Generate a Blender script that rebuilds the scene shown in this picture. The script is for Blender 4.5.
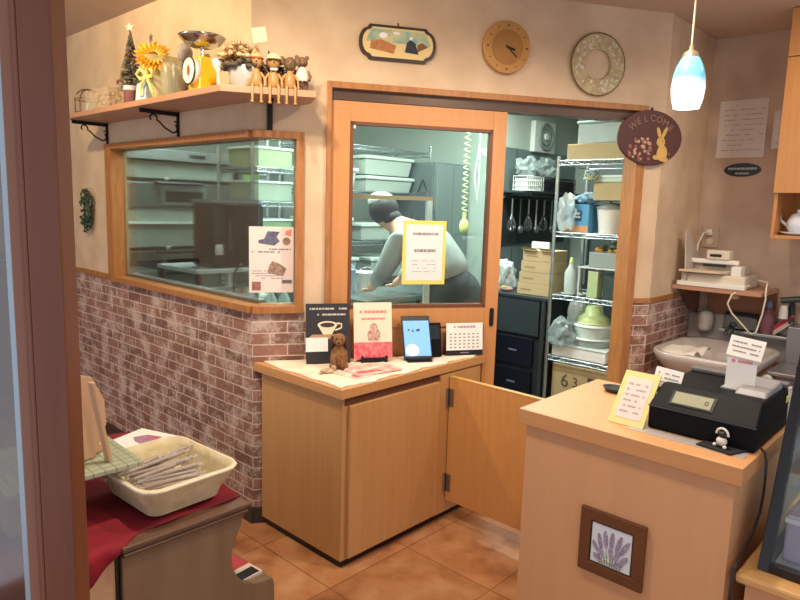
import bpy, bmesh, math, random
from mathutils import Vector, Matrix
R = random.Random(7)
PI = math.pi
SC = bpy.context.scene
COL = SC.collection
for o in list(bpy.data.objects): bpy.data.objects.remove(o)

# ---------------------------------------------------------------- camera, world, lights, exposure
TH = math.radians(43.045268); PITCH = 0.14418888; ROLL = 0.02984557
f = Vector((math.cos(TH)*math.cos(PITCH), math.sin(TH)*math.cos(PITCH), -math.sin(PITCH)))
r0 = Vector((math.sin(TH), -math.cos(TH), 0)); u0 = r0.cross(f)
rt = r0*math.cos(ROLL) + u0*math.sin(ROLL); up = -r0*math.sin(ROLL) + u0*math.cos(ROLL)
cd = bpy.data.cameras.new('camera'); cam = bpy.data.objects.new('camera', cd); COL.objects.link(cam)
cd.sensor_width = 36; cd.lens = 647.386*36/800; cd.clip_start = .02
m = Matrix((rt, up, -f)).transposed().to_4x4(); m.translation = (0, 0, 1.5); cam.matrix_world = m
SC.camera = cam
w = bpy.data.worlds.new('world'); SC.world = w; w.use_nodes = True
bg = w.node_tree.nodes['Background']; bg.inputs[0].default_value = (.90, .92, 1, 1); bg.inputs[1].default_value = .72
SC.view_settings.view_transform = 'Standard'; SC.view_settings.look = 'None'
SC.view_settings.exposure = 0.55; SC.view_settings.gamma = 1; SC.view_settings.use_curve_mapping = False

def light(name, kind, loc, power, col, tgt=None, size=.1, spot=None, blend=.5, sy=None):
    d = bpy.data.lights.new(name, kind); d.energy = power; d.color = col
    if kind == 'AREA':
        d.size = size
        if sy: d.shape = 'RECTANGLE'; d.size_y = sy
    else: d.shadow_soft_size = size
    if spot: d.spot_size = math.radians(spot); d.spot_blend = blend
    o = bpy.data.objects.new(name, d); COL.objects.link(o); o.location = loc
    if tgt is not None:
        o.rotation_euler = (Vector(tgt)-Vector(loc)).to_track_quat('-Z', 'Y').to_euler()
    return o
WARM = (1, .78, .52); WARM2 = (1, .84, .66); COOL = (.88, 1, .97)
light('shelf_spot', 'SPOT', (.62, 3.0, 2.46), 44, (1, .77, .42), (1.65, 3.3, 1.9), .03, 125, .5)
light('downlight_a', 'SPOT', (1.05, 1.75, 2.46), 50, WARM2, (1.45, 2.0, .5), .05, 150, .8)
light('facet_fill', 'SPOT', (1.0, 1.5, 2.46), 26, (1, .80, .52), (1.95, 2.27, 1.7), .04, 95, .9)  # added fill spot, warms the facet wall beside the door
light('right_wall_fill', 'SPOT', (3.05, .35, 2.46), 24, WARM2, (3.5, .7, .8), .05, 150, .8)  # added fill spot, brightens the right wall
light('downlight_b', 'SPOT', (2.1, 1.0, 2.46), 52, WARM2, (2.1, 1.35, .6), .05, 150, .8)
light('downlight_c', 'SPOT', (1.2, .35, 2.46), 22, WARM2, (1.5, .5, 0), .05, 150, .8)
light('kitchen_light_a', 'AREA', (2.9, 3.25, 2.46), 66, COOL, (2.9, 3.5, 0), .25, sy=1.6)
light('oven_fill', 'AREA', (2.35, 3.95, 2.46), 30, COOL, (2.35, 4.3, 0), .2, sy=1.0)  # extra fill light added to brighten the oven behind the window
light('kitchen_light_b', 'AREA', (4.1, 2.55, 2.46), 34, COOL, (4.1, 2.55, 0), .25, sy=.9)

# ---------------------------------------------------------------- materials
def hexc(h):
    h = h.lstrip('#'); v = [int(h[i:i+2], 16)/255 for i in (0, 2, 4)]
    return tuple((c/12.92 if c <= .04045 else ((c+.055)/1.055)**2.4) for c in v) + (1,)
_M = {}
def mat(name, h, rough=.6, metal=0, var=0, scale=8, bump=0, stretch=None, h2=None, emit=None, estr=0, alpha=1, trans=0, coat=0, detail=4):
    if name in _M: return _M[name]
    M = bpy.data.materials.new(name); M.use_nodes = True; _M[name] = M
    nt = M.node_tree; b = nt.nodes['Principled BSDF']; c = hexc(h)
    b.inputs['Base Color'].default_value = c; b.inputs['Roughness'].default_value = rough; b.inputs['Metallic'].default_value = metal
    if coat: b.inputs['Coat Weight'].default_value = coat; b.inputs['Coat Roughness'].default_value = .15
    if emit: b.inputs['Emission Color'].default_value = hexc(emit); b.inputs['Emission Strength'].default_value = estr
    if trans: b.inputs['Transmission Weight'].default_value = trans
    if alpha < 1: b.inputs['Alpha'].default_value = alpha
    if var or bump:
        tc = nt.nodes.new('ShaderNodeTexCoord'); mp = nt.nodes.new('ShaderNodeMapping'); nz = nt.nodes.new('ShaderNodeTexNoise')
        nt.links.new(tc.outputs['Object'], mp.inputs[0]); nt.links.new(mp.outputs[0], nz.inputs['Vector'])
        if stretch: mp.inputs['Scale'].default_value = stretch
        nz.inputs['Scale'].default_value = scale; nz.inputs['Detail'].default_value = detail
        if var:
            c2 = hexc(h2) if h2 else tuple(x*(1-var) for x in c[:3]) + (1,)
            cr = nt.nodes.new('ShaderNodeValToRGB'); cr.color_ramp.elements[0].position = .35; cr.color_ramp.elements[1].position = .65
            cr.color_ramp.elements[0].color = c2; cr.color_ramp.elements[1].color = c
            nt.links.new(nz.outputs['Fac'], cr.inputs[0]); nt.links.new(cr.outputs[0], b.inputs['Base Color'])
        if bump:
            bp = nt.nodes.new('ShaderNodeBump'); bp.inputs['Strength'].default_value = bump; bp.inputs['Distance'].default_value = .01
            nt.links.new(nz.outputs['Fac'], bp.inputs['Height']); nt.links.new(bp.outputs[0], b.inputs['Normal'])
    return M
def glass(name, tint=(.95, 1, .98), refl=1.0, rough=0.0, base=.0):
    if name in _M: return _M[name]
    M = bpy.data.materials.new(name); M.use_nodes = True; _M[name] = M; nt = M.node_tree
    nt.nodes.remove(nt.nodes['Principled BSDF']); out = nt.nodes['Material Output']
    t = nt.nodes.new('ShaderNodeBsdfTransparent'); t.inputs[0].default_value = tint + (1,)
    g = nt.nodes.new('ShaderNodeBsdfGlossy'); g.inputs['Roughness'].default_value = rough
    fr = nt.nodes.new('ShaderNodeFresnel'); fr.inputs['IOR'].default_value = 1.5
    ma = nt.nodes.new('ShaderNodeMath'); ma.operation = 'MULTIPLY_ADD'; ma.inputs[1].default_value = refl; ma.inputs[2].default_value = base
    mx = nt.nodes.new('ShaderNodeMixShader')
    nt.links.new(fr.outputs[0], ma.inputs[0]); nt.links.new(ma.outputs[0], mx.inputs[0])
    nt.links.new(t.outputs[0], mx.inputs[1]); nt.links.new(g.outputs[0], mx.inputs[2]); nt.links.new(mx.outputs[0], out.inputs[0])
    return M
def film(name, h, op):          # thin see-through plastic
    if name in _M: return _M[name]
    M = bpy.data.materials.new(name); M.use_nodes = True; _M[name] = M; nt = M.node_tree
    b = nt.nodes['Principled BSDF']; b.inputs['Base Color'].default_value = hexc(h); b.inputs['Roughness'].default_value = .25
    b.inputs['Alpha'].default_value = op
    return M
def brick_mat():
    M = bpy.data.materials.new('brick_wallpaper'); M.use_nodes = True; nt = M.node_tree; b = nt.nodes['Principled BSDF']
    N = nt.nodes.new; L = nt.links.new
    tc = N('ShaderNodeTexCoord'); sp = N('ShaderNodeSeparateXYZ'); cb = N('ShaderNodeCombineXYZ')
    L(tc.outputs['Object'], sp.inputs[0]); L(sp.outputs[0], cb.inputs[0]); L(sp.outputs[2], cb.inputs[1])
    br = N('ShaderNodeTexBrick'); L(cb.outputs[0], br.inputs['Vector'])
    br.inputs['Scale'].default_value = 1; br.inputs['Brick Width'].default_value = .158; br.inputs['Row Height'].default_value = .0535
    br.inputs['Mortar Size'].default_value = .0042; br.inputs['Mortar Smooth'].default_value = .6; br.inputs['Bias'].default_value = -.1
    br.inputs['Color1'].default_value = hexc('#946a5a'); br.inputs['Color2'].default_value = hexc('#6b4a40'); br.inputs['Mortar'].default_value = hexc('#ccb4a6')
    nz = N('ShaderNodeTexNoise'); nz.inputs['Scale'].default_value = 48; nz.inputs['Detail'].default_value = 10; nz.inputs['Roughness'].default_value = .75
    L(tc.outputs['Object'], nz.inputs['Vector'])
    n2 = N('ShaderNodeTexNoise'); n2.inputs['Scale'].default_value = 9; n2.inputs['Detail'].default_value = 5; L(tc.outputs['Object'], n2.inputs['Vector'])
    ad = N('ShaderNodeMath'); ad.operation = 'ADD'; L(nz.outputs['Fac'], ad.inputs[0]); L(n2.outputs['Fac'], ad.inputs[1])
    cr = N('ShaderNodeValToRGB'); cr.color_ramp.elements[0].position = .48; cr.color_ramp.elements[1].position = .58
    ha = N('ShaderNodeMath'); ha.operation = 'MULTIPLY'; ha.inputs[1].default_value = .5; L(ad.outputs[0], ha.inputs[0]); L(ha.outputs[0], cr.inputs[0])
    mf = N('ShaderNodeMath'); mf.operation = 'MULTIPLY'; mf.inputs[1].default_value = .72; L(cr.outputs[0], mf.inputs[0])
    mx = N('ShaderNodeMixRGB'); L(mf.outputs[0], mx.inputs[0]); L(br.outputs['Color'], mx.inputs[1]); mx.inputs[2].default_value = hexc('#d2beb2')
    L(mx.outputs[0], b.inputs['Base Color']); b.inputs['Roughness'].default_value = .75
    bp = N('ShaderNodeBump'); bp.invert = True; bp.inputs['Strength'].default_value = .5; bp.inputs['Distance'].default_value = .004
    L(br.outputs['Fac'], bp.inputs['Height']); L(bp.outputs[0], b.inputs['Normal'])
    return M
def floor_mat():
    M = bpy.data.materials.new('terracotta_tile'); M.use_nodes = True; nt = M.node_tree; b = nt.nodes['Principled BSDF']
    N = nt.nodes.new; L = nt.links.new
    tc = N('ShaderNodeTexCoord'); mp = N('ShaderNodeMapping'); L(tc.outputs['Object'], mp.inputs[0]); mp.inputs['Location'].default_value = (-1.56+.45*10, -1.79+.45*10, 0)
    br = N('ShaderNodeTexBrick'); br.offset = 0; L(mp.outputs[0], br.inputs['Vector']); br.inputs['Scale'].default_value = 1
    br.inputs['Brick Width'].default_value = .45; br.inputs['Row Height'].default_value = .45; br.inputs['Mortar Size'].default_value = .0035
    br.inputs['Color1'].default_value = (1, 1, 1, 1); br.inputs['Color2'].default_value = (.72, .72, .72, 1); br.inputs['Mortar'].default_value = (.42, .38, .34, 1)
    nz = N('ShaderNodeTexNoise'); nz.inputs['Scale'].default_value = 5; nz.inputs['Detail'].default_value = 6; nz.inputs['Roughness'].default_value = .6; nz.inputs['Distortion'].default_value = .3
    L(tc.outputs['Object'], nz.inputs['Vector'])
    cr = N('ShaderNodeValToRGB'); e = cr.color_ramp.elements; e[0].position = .32; e[0].color = hexc('#8a5838'); e[1].position = .68; e[1].color = hexc('#c3956c')
    x = e.new(.5); x.color = hexc('#b47d54'); L(nz.outputs['Fac'], cr.inputs[0])
    mx = N('ShaderNodeMixRGB'); mx.blend_type = 'MULTIPLY'; mx.inputs[0].default_value = .8; L(cr.outputs[0], mx.inputs[1]); L(br.outputs['Color'], mx.inputs[2])
    L(mx.outputs[0], b.inputs['Base Color'])
    b.inputs['Roughness'].default_value = .28
    bp = N('ShaderNodeBump'); bp.inputs['Strength'].default_value = .15; bp.inputs['Distance'].default_value = .01
    L(nz.outputs['Fac'], bp.inputs['Height']); L(bp.outputs[0], b.inputs['Normal'])
    return M
GS = (1, 1, .08)
PLASTER = mat('cream_plaster', '#d5bb9c', .85, var=.16, scale=5, bump=.6, h2='#c4a98b', detail=8)
PLASTER_D = mat('mauve_plaster', '#c9b09b', .85, scale=4, var=.1, bump=.4, h2='#b09785', detail=8)
CEIL = mat('ceiling_paper', '#c6b09c', .9, var=.06, scale=3)
BRICK = brick_mat(); FLOOR = floor_mat()
OAK = mat('oak_laminate', '#c1925f', .42, var=.1, scale=5, stretch=(7, 7, .4), h2='#bb8b58')
OAKT = mat('oak_top', '#c89661', .38, var=.1, scale=6, stretch=(9, .6, 9), h2='#c08c57')
OAKR = mat('peach_laminate', '#d3a074', .5, var=.05, scale=4, stretch=(6, 6, .7))
DOORW = mat('door_oak', '#c48a56', .42, var=.1, scale=6, stretch=(9, 9, .6), h2='#c08550')
FRAMEW = mat('frame_oak', '#ad7440', .45, var=.14, scale=6, stretch=(9, 9, 1.2), h2='#9a6434')
DARKW = mat('dark_brown_wood', '#75402a', .42, var=.1, scale=5, stretch=(8, 8, .5), h2='#693823')
WALNUT = mat('walnut_frame', '#6b4023', .45, var=.15, scale=8, stretch=(1, 6, 1))
GREYW = mat('grey_brown_wood', '#84705a', .3, var=.1, scale=3, stretch=(4, 4, .5), h2='#78634e')
PINKW = mat('pink_brown_wood', '#b98a6c', .4, var=.1, scale=6, stretch=(.5, .5, 8))
PALEW = mat('pale_wood', '#c8a280', .55, var=.08, scale=6, stretch=(8, 8, .7))
BLACK = mat('black_plastic', '#15151a', .35); BLACKM = mat('black_iron', '#17171c', .5, .3)
NAVY = mat('navy_black_plastic', '#08090e', .55)
WHITE = mat('white_plastic', '#e6e3dc', .4); CREAMP = mat('cream_plastic', '#d8cdb9', .5); IVORY = mat('ivory_card', '#e8dcc6', .7)
STEEL = mat('stainless', '#a9b3b0', .3, .85, var=.08, scale=3, stretch=(1, 1, 12)); CHROME = mat('chrome', '#cfd4d6', .16, 1)
STEELD = mat('dark_steel', '#4d5658', .38, .7); WIRE = mat('wire_chrome', '#bcc6c6', .25, .9)
KWALL = mat('kitchen_wall_paint', '#a9b3a6', .7, var=.05, scale=2); KFLOOR = mat('kitchen_floor', '#5a5f5c', .5, var=.15, scale=9)
NAVY.node_tree.nodes['Principled BSDF'].inputs['Specular IOR Level'].default_value = .15
CARD = mat('cardboard', '#b49d74', .8, var=.06, scale=6); CARDD = mat('cardboard_dark', '#8f7b58', .85)
PAPER = mat('paper_white', '#e9e7e2', .7); INK = mat('grey_ink', '#8d8a90', .8); INKD = mat('dark_ink', '#3b3a42', .8)
RED = mat('red_print', '#cf3a44', .6); YEL = mat('yellow_print', '#e3cf66', .55); BLUE = mat('blue_print', '#3f7fb8', .5)
YELS = mat('yellow_soft', '#d8cc88', .6)
PINKG = mat('pinkish_paper', '#e2d3cd', .65)
GREEN = mat('leaf_green', '#2f4a35', .6, var=.3, scale=30)
OVENW = mat('oven_panel', '#a8b6aa', .35, .25, var=.05, scale=3)
GLASS = glass('window_glass', (.90, .97, .95), .75); CASEGLASS = glass('case_glass', (.95, .98, .98), .6)
DGLASS = glass('entrance_glass', (.50, .48, .47), 1.0, .06, .12)

# ---------------------------------------------------------------- mesh helpers
class MB:
    def __init__(s): s.v = []; s.f = []; s.m = []; s.sm = []
    def add(s, vs, fs, mi=0, T=None, smooth=False):
        n = len(s.v)
        s.v += [tuple(T @ Vector(v)) if T is not None else tuple(v) for v in vs]
        s.f += [tuple(i+n for i in q) for q in fs]; s.m += [mi]*len(fs); s.sm += [smooth]*len(fs); return s
    def box(s, x0, x1, y0, y1, z0, z1, mi=0, T=None):
        x0, x1 = min(x0, x1), max(x0, x1); y0, y1 = min(y0, y1), max(y0, y1); z0, z1 = min(z0, z1), max(z0, z1)
        vs = [(x0,y0,z0),(x1,y0,z0),(x1,y1,z0),(x0,y1,z0),(x0,y0,z1),(x1,y0,z1),(x1,y1,z1),(x0,y1,z1)]
        return s.add(vs, [(0,3,2,1),(4,5,6,7),(0,1,5,4),(1,2,6,5),(2,3,7,6),(3,0,4,7)], mi, T)
    def prism(s, poly, z0, z1, mi=0, T=None, smooth=False):     # poly in xy
        n = len(poly)
        a = sum(poly[i][0]*poly[(i+1)%n][1]-poly[(i+1)%n][0]*poly[i][1] for i in range(n))
        if a < 0: poly = poly[::-1]
        vs = [(x, y, z0) for x, y in poly]+[(x, y, z1) for x, y in poly]
        s.add(vs, [tuple(range(n))[::-1], tuple(range(n, 2*n))], mi, T)
        n0 = len(s.v)-2*n
        for i in range(n): s.f.append((n0+i, n0+(i+1)%n, n0+n+(i+1)%n, n0+n+i)); s.m.append(mi); s.sm.append(smooth)
        return s
    def slab(s, poly, y0, y1, mi=0, T=None, smooth=False):      # poly in xz, extruded in y
        A = Matrix(((1,0,0,0),(0,0,-1,0),(0,1,0,0),(0,0,0,1)))
        return s.prism(poly, -y1, -y0, mi, (T @ A) if T is not None else A, smooth)
    def lathe(s, prof, seg=20, c=(0,0,0), mi=0, T=None, sx=1, sy=1):
        vs = []; fs = []; n = len(prof)
        for k in range(seg):
            a = 2*PI*k/seg
            for r_, z in prof: vs.append((c[0]+r_*math.cos(a)*sx, c[1]+r_*math.sin(a)*sy, c[2]+z))
        for k in range(seg):
            k2 = (k+1) % seg
            for i in range(n-1): fs.append((k*n+i, k2*n+i, k2*n+i+1, k*n+i+1))
        s.add(vs, fs, mi, T, True)
        if prof[0][0] > 1e-5: s.add([(vs[k*n]) for k in range(seg)], [tuple(range(seg))[::-1]], mi, T)
        if prof[-1][0] > 1e-5: s.add([(vs[k*n+n-1]) for k in range(seg)], [tuple(range(seg))], mi, T)
        return s
    def ell(s, c, r_, seg=16, mi=0, T=None):
        if not hasattr(r_, '__len__'): r_ = (r_, r_, r_)
        pr = [(math.sin(PI*i/10), -math.cos(PI*i/10)) for i in range(11)]; pr[0] = (1e-6, -1); pr[-1] = (1e-6, 1)
        A = Matrix.Translation(c) @ Matrix.Diagonal((r_[0], r_[1], r_[2], 1))
        return s.lathe(pr, seg, mi=mi, T=(T @ A) if T is not None else A)
    def tube(s, pts, rad, seg=8, mi=0, T=None, closed=False):
        pts = [Vector(p) for p in pts]; n = len(pts); rr = rad if hasattr(rad, '__len__') else [rad]*n
        vs = []; fs = []; pu = None
        for i, p in enumerate(pts):
            if closed: d = pts[(i+1) % n]-pts[i-1]
            else: d = pts[min(i+1, n-1)]-pts[max(i-1, 0)]
            d.normalize()
            if pu is None: a = d.orthogonal().normalized()
            else:
                a = pu-d*pu.dot(d); a = a.normalized() if a.length > 1e-6 else d.orthogonal().normalized()
            pu = a; b = d.cross(a)
            for k in range(seg):
                t = 2*PI*k/seg; vs.append(p+(a*math.cos(t)+b*math.sin(t))*rr[i])
        for i in range(n if closed else n-1):
            j = (i+1) % n
            for k in range(seg): fs.append((i*seg+k, i*seg+(k+1)%seg, j*seg+(k+1)%seg, j*seg+k))
        s.add(vs, fs, mi, T, True)
        if not closed: s.add(vs[:seg], [tuple(range(seg))[::-1]], mi, T).add(vs[-seg:], [tuple(range(seg))], mi, T)
        return s
    def quad(s, a, b, c, d, mi=0, T=None): return s.add([a, b, c, d], [(0, 1, 2, 3)], mi, T)
def link(name, mb, mats, parent=None, bev=0, kind=None, T=None, label=None):
    me = bpy.data.meshes.new(name); me.from_pydata(mb.v, [], mb.f); me.update()
    for i, p in enumerate(me.polygons): p.material_index = mb.m[i]; p.use_smooth = mb.sm[i]
    for M in (mats if isinstance(mats, (list, tuple)) else [mats]): me.materials.append(M)
    o = bpy.data.objects.new(name, me); COL.objects.link(o)
    if parent: o.parent = parent
    if T is not None: o.matrix_local = T
    if bev:
        b = o.modifiers.new('bevel', 'BEVEL'); b.width = bev; b.segments = 2; b.limit_method = 'ANGLE'; b.angle_limit = math.radians(40)
    if kind: o['kind'] = kind
    if label: o['label'] = label
    return o
def tag(o, label, cat, group=None):
    o['label'] = label; o['category'] = cat
    if group: o['group'] = group
    return o
def thing(name, label, cat, loc=(0,0,0), rz=0, group=None, rot=None):
    o = bpy.data.objects.new(name, None); COL.objects.link(o); o.location = loc; o.empty_display_size = .05
    o.rotation_euler = rot if rot else (0, 0, rz)
    return tag(o, label, cat, group)
def B(*a, **k): return MB().box(*a, **k)
def copy_tree(o, loc, rz=None, label=None, parent=None):
    c = o.copy(); COL.objects.link(c)
    if parent is None:
        c.location = loc
        if rz is not None: c.rotation_euler = (0, 0, rz)
        if label: c['label'] = label
    else: c.parent = parent
    for ch in list(o.children): copy_tree(ch, None, parent=c)
    return c
def circle(r_, n=32, cx=0, cz=0, sx=1): return [(cx+r_*sx*math.cos(2*PI*i/n), cz+r_*math.sin(2*PI*i/n)) for i in range(n)]
def lines(mb, x0, x1, z0, z1, n, y, mi=0, hh=.35, dens=.75, T=None, seed=1):
    """rows of broken printed dashes"""
    q = random.Random(seed); st = (z1-z0)/n
    for i in range(n):
        z = z1-st*(i+.5); x = x0
        while x < x1:
            wl = q.uniform(.04, .16)*(x1-x0)
            if q.random() < dens: mb.box(x, min(x+wl, x1), y-.0006, y, z-st*hh/2, z+st*hh/2, mi, T)
            x += wl+.02*(x1-x0)
    return mb
def tilt(x=0, y=0, z=0, ax='X', a=0): return Matrix.Translation((x, y, z)) @ Matrix.Rotation(a, 4, ax)

# ---------------------------------------------------------------- the shell
BC = Vector((1.65, 2.45, 0)); ANG = math.atan2(-.529, .848); DV = Vector((.8485, -.5292, 0)); ND = Vector((.5292, .8485, 0))
def W(s, off=0, z=0): p = BC+DV*s-ND*off; return (p.x, p.y, z)          # point on the door wall, off = towards the shop
LZ = -PI/2
CH = 2.49; XR = 4.03; YR = 1.36
shop = [(1.65,2.45),(3.397,1.36),(XR,YR),(XR,-2),(-1.5,-2),(-1.5,6.5),(1.65,6.5)]
kit = [(1.65,2.45),(3.397,1.36),(XR,YR),(5.9,YR),(5.9,3.2),(4.5,3.2),(4.5,5.3),(1.65,5.3)]
link('floor', MB().prism(shop, -.05, 0), FLOOR, kind='structure')
link('floor_kitchen', MB().prism(kit, -.05, 0), KFLOOR, kind='structure')
link('ceiling', MB().prism(shop, CH, CH+.06), CEIL, kind='structure')
link('ceiling_kitchen', MB().prism(kit, CH, CH+.06), KWALL, kind='structure')
# left wall (frame: local x along the wall towards the corner, y into the wall)
mb = MB(); T0 = 0
def lw(y0, y1, z0, z1, mi=0, d0=0, d1=.11): mb.box(2.45-y1, 2.45-y0, d0, d1, z0, z1, mi)
lw(3.93, 6.5, 1.03, CH); lw(2.45, 3.93, 1.805, CH); lw(2.45, 6.5, 0, 1.005, 1); lw(3.93, 6.5, 1.005, 1.03, 1)
link('wall_left', mb, [PLASTER, BRICK], kind='structure', T=Matrix.Translation(BC) @ Matrix.Rotation(LZ, 4, 'Z'))
mb = MB(); lw(3.93, 6.5, 1.012, 1.04, 0, -.008, 0)
link('trim_1', mb, FRAMEW, kind='structure', T=Matrix.Translation(BC) @ Matrix.Rotation(LZ, 4, 'Z'))
# door wall
TD = Matrix.Translation(BC) @ Matrix.Rotation(ANG, 4, 'Z')
mb = MB()
mb.box(0, .333, 0, .11, 0, 1.005, 1).box(.226, .333, 0, .11, 1.005, 1.805, 0).box(0, .333, 0, .11, 1.805, CH, 0)
mb.box(.333, 1.95, 0, .11, 2.035, CH, 0).box(1.95, 2.06, 0, .11, 1.04, CH, 0).box(1.95, 2.06, 0, .11, 0, 1.04, 1)
link('wall_back', mb, [PLASTER, BRICK], kind='structure', T=TD)
# small return wall and the printer wall
mb = B(0, XR-3.397+.11, 0, .11, 1.04, CH, 0).box(0, XR-3.397+.11, 0, .11, 0, 1.04, 1)
link('wall_return', mb, [PLASTER, BRICK], kind='structure', T=Matrix.Translation((3.397, YR, 0)))
link('wall_right', B(XR, XR+.11, -2, YR, 0, CH), PLASTER_D, kind='structure')
mb = MB().box(1.952, 2.062, -.008, 0, 1.03, 1.055)
link('trim_2', mb, FRAMEW, kind='structure', T=TD)
link('trim_3', B(3.40, 3.80, YR-.008, YR, 1.03, 1.055), FRAMEW, kind='structure')
link('wall_far', B(-1.5, 1.65, 6.5, 6.6, 0, CH), PLASTER, kind='structure')
link('baseboard_left', B(1.636, 1.65, 2.44, 6.5, 0, .075), mat('baseboard_dark', '#3a2a26', .5), kind='structure')
link('baseboard_back', B(0, .06, -.014, 0, 0, .075), _M['baseboard_dark'], kind='structure', T=TD)
# kitchen walls
link('wall_kitchen_back', B(1.65, 4.6, 5.3, 5.4, 0, CH), KWALL, kind='structure')
link('wall_kitchen_side', B(4.5, 4.6, 3.2, 5.3, 0, CH), KWALL, kind='structure')
link('wall_kitchen_fan', B(4.6, 5.9, 3.2, 3.3, 0, CH), KWALL, kind='structure')
link('wall_kitchen_right', B(5.9, 6.0, 1.36, 3.3, 0, CH), KWALL, kind='structure')
link('wall_kitchen_front', B(XR+.11, 5.9, 1.36, 1.46, 0, CH), KWALL, kind='structure')
# window that wraps the corner
wn = bpy.data.objects.new('window_1', None); COL.objects.link(wn); wn['kind'] = 'structure'; wn.location = BC
TL = Matrix.Rotation(LZ, 4, 'Z'); TR = Matrix.Rotation(ANG, 4, 'Z')
mb = MB()
mb.box(-1.48, .0, -.022, .11, 1.005, 1.035, 0, TL).box(-1.48, .0, -.022, .11, 1.776, 1.806, 0, TL).box(-1.48, -1.40, -.02, .06, 1.035, 1.776, 0, TL)
mb.box(0, .226, -.022, .11, 1.003, 1.034, 0, TR).box(0, .226, -.022, .11, 1.777, 1.807, 0, TR).box(.192, .226, -.02, .11, 1.034, 1.777, 0, TR)
mb.prism([(-.022, 0), (0, 0), TR @ Vector((0, -.022, 0))][0:0] or [(-.022, .0), (.02, .02), (0, 0)], 1.0, 1.0001)
mb.v = mb.v; 
link('window_frame', mb, FRAMEW, wn, bev=.002)
link('pane', MB().box(-1.40, -.03, .05, .056, 1.035, 1.776, 0, TL), GLASS, wn, label='long side pane')
link('pane', MB().box(.029, .192, .05, .056, 1.035, 1.776, 0, TR), GLASS, wn, label='narrow pane on the door side')
link('stone_curb', MB().box(-1.40, -.05, .06, .11, .99, 1.05, 0, TL), mat('sill_grey', '#8e8e86', .5), wn)
# sliding door in its frame
dr = bpy.data.objects.new('trim_4', None); COL.objects.link(dr); dr['kind'] = 'structure'; dr.location = BC; dr.rotation_euler = (0, 0, ANG)
link('door_frame', MB().box(.325, .347, -.015, .11, 0, 2.036).box(1.903, 1.952, -.015, .10, 0, 2.036).box(.347, 1.903, -.015, .11, 2.008, 2.036), FRAMEW, dr, bev=.002)
link('sliding_track', MB().box(.348, 1.902, .012, .10, 1.962, 2.008), mat('track_bronze', '#5b4a40', .35, .6), dr)
dd = bpy.data.objects.new('door_1', None); COL.objects.link(dd); dd['kind'] = 'structure'; dd.location = BC; dd.rotation_euler = (0, 0, ANG)
link('door_leaf', MB().box(.350, .437, .014, .05, .02, 1.960).box(1.128, 1.198, .014, .05, .02, 1.960).box(.437, 1.128, .014, .05, 1.872, 1.960).box(.437, 1.128, .014, .05, .92, 1.018)
     .box(.437, 1.128, .022, .042, .12, .92).box(.437, 1.128, .014, .05, .02, .12), DOORW, dd, bev=.002)
g = .014
link('glazing_bead', MB().box(.437, .437+g, .010, .045, 1.018, 1.872).box(1.128-g, 1.128, .010, .045, 1.018, 1.872).box(.437, 1.128, .010, .045, 1.872-g, 1.872).box(.437, 1.128, .010, .045, 1.018, 1.018+g), mat('bead_brown', '#6b3f24', .5), dd)
link('pane', MB().box(.445, 1.12, .030, .035, 1.03, 1.865), GLASS, dd)
link('door_handle', MB().slab([(1.166+.011*math.cos(t*PI/8)*1, .965+(.035 if 0 < t < 8 else (-.035 if 8 < t < 16 else 0))+.011*math.sin(t*PI/8)) for t in range(16)], .008, .02), mat('handle_dark', '#2c1c16', .4, .4), dd)

# ---------------------------------------------------------------- ornament shelf
sh = thing('wall_shelf', 'pinkish-brown wall shelf carrying ornaments, wrapping the corner above the kitchen window', 'shelf', (BC.x, BC.y, 0))
shp = [(0, 1.50), (-.23, 1.50), (-.23, -.125), (.088+.01, -.326), (.19, -.17), (.19, -.119), (0, 0)]
link('board', MB().prism([(-.001, 1.5), (-.23, 1.5), (-.23, -.125), (.09, -.325), (.183, -.176), (.183, -.116), (-.001, -.001)], 1.925, 1.952), PINKW, sh, bev=.002)
def bracket(T):
    q = MB(); q.box(-.005, .005, -.012, 0, 1.80, 1.925, 0, T).box(-.005, .005, -.20, 0, 1.905, 1.925-.001, 0, T)
    p1 = [(0, -.02-.05*math.sin(t*PI/2)-.0*t, 0) for t in (0,)]
    def sp(cx, cz, r0_, a0, a1, n=14, k=.0):
        return [(0, cx+(r0_*(1-k*i/n))*math.cos(a0+(a1-a0)*i/n), cz+(r0_*(1-k*i/n))*math.sin(a0+(a1-a0)*i/n)) for i in range(n+1)]
    q.tube([(0, -.012, 1.865)]+sp(-.032, 1.845, .020, .9, -PI*.55, 8)[::1]+[(0, -.075, 1.845), (0, -.105, 1.873)]+sp(-.135, 1.885, .022, -.4, PI*1.25, 10, .4), .0042, 6, 0, T)
    q.tube(sp(-.018, 1.872, .014, -PI*.5, PI*.9, 8, .5), .0035, 6, 0, T)
    return q
for yy in (3.915, 3.08):
    link('bracket', bracket(Matrix.Translation((0, yy-2.45, 0)) @ Matrix.Rotation(LZ, 4, 'Z')), BLACKM, sh, label='black scrolled iron bracket')
link('bracket', MB().box(.077-.012, .077+.012, -.012, -.001, 1.807, 1.925, 0, TR).box(.07, .084, -.15, 0, 1.912, 1.925, 0, TR), BLACKM, sh, label='flat black iron bracket under the dolls')

ZS = 1.953
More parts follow.
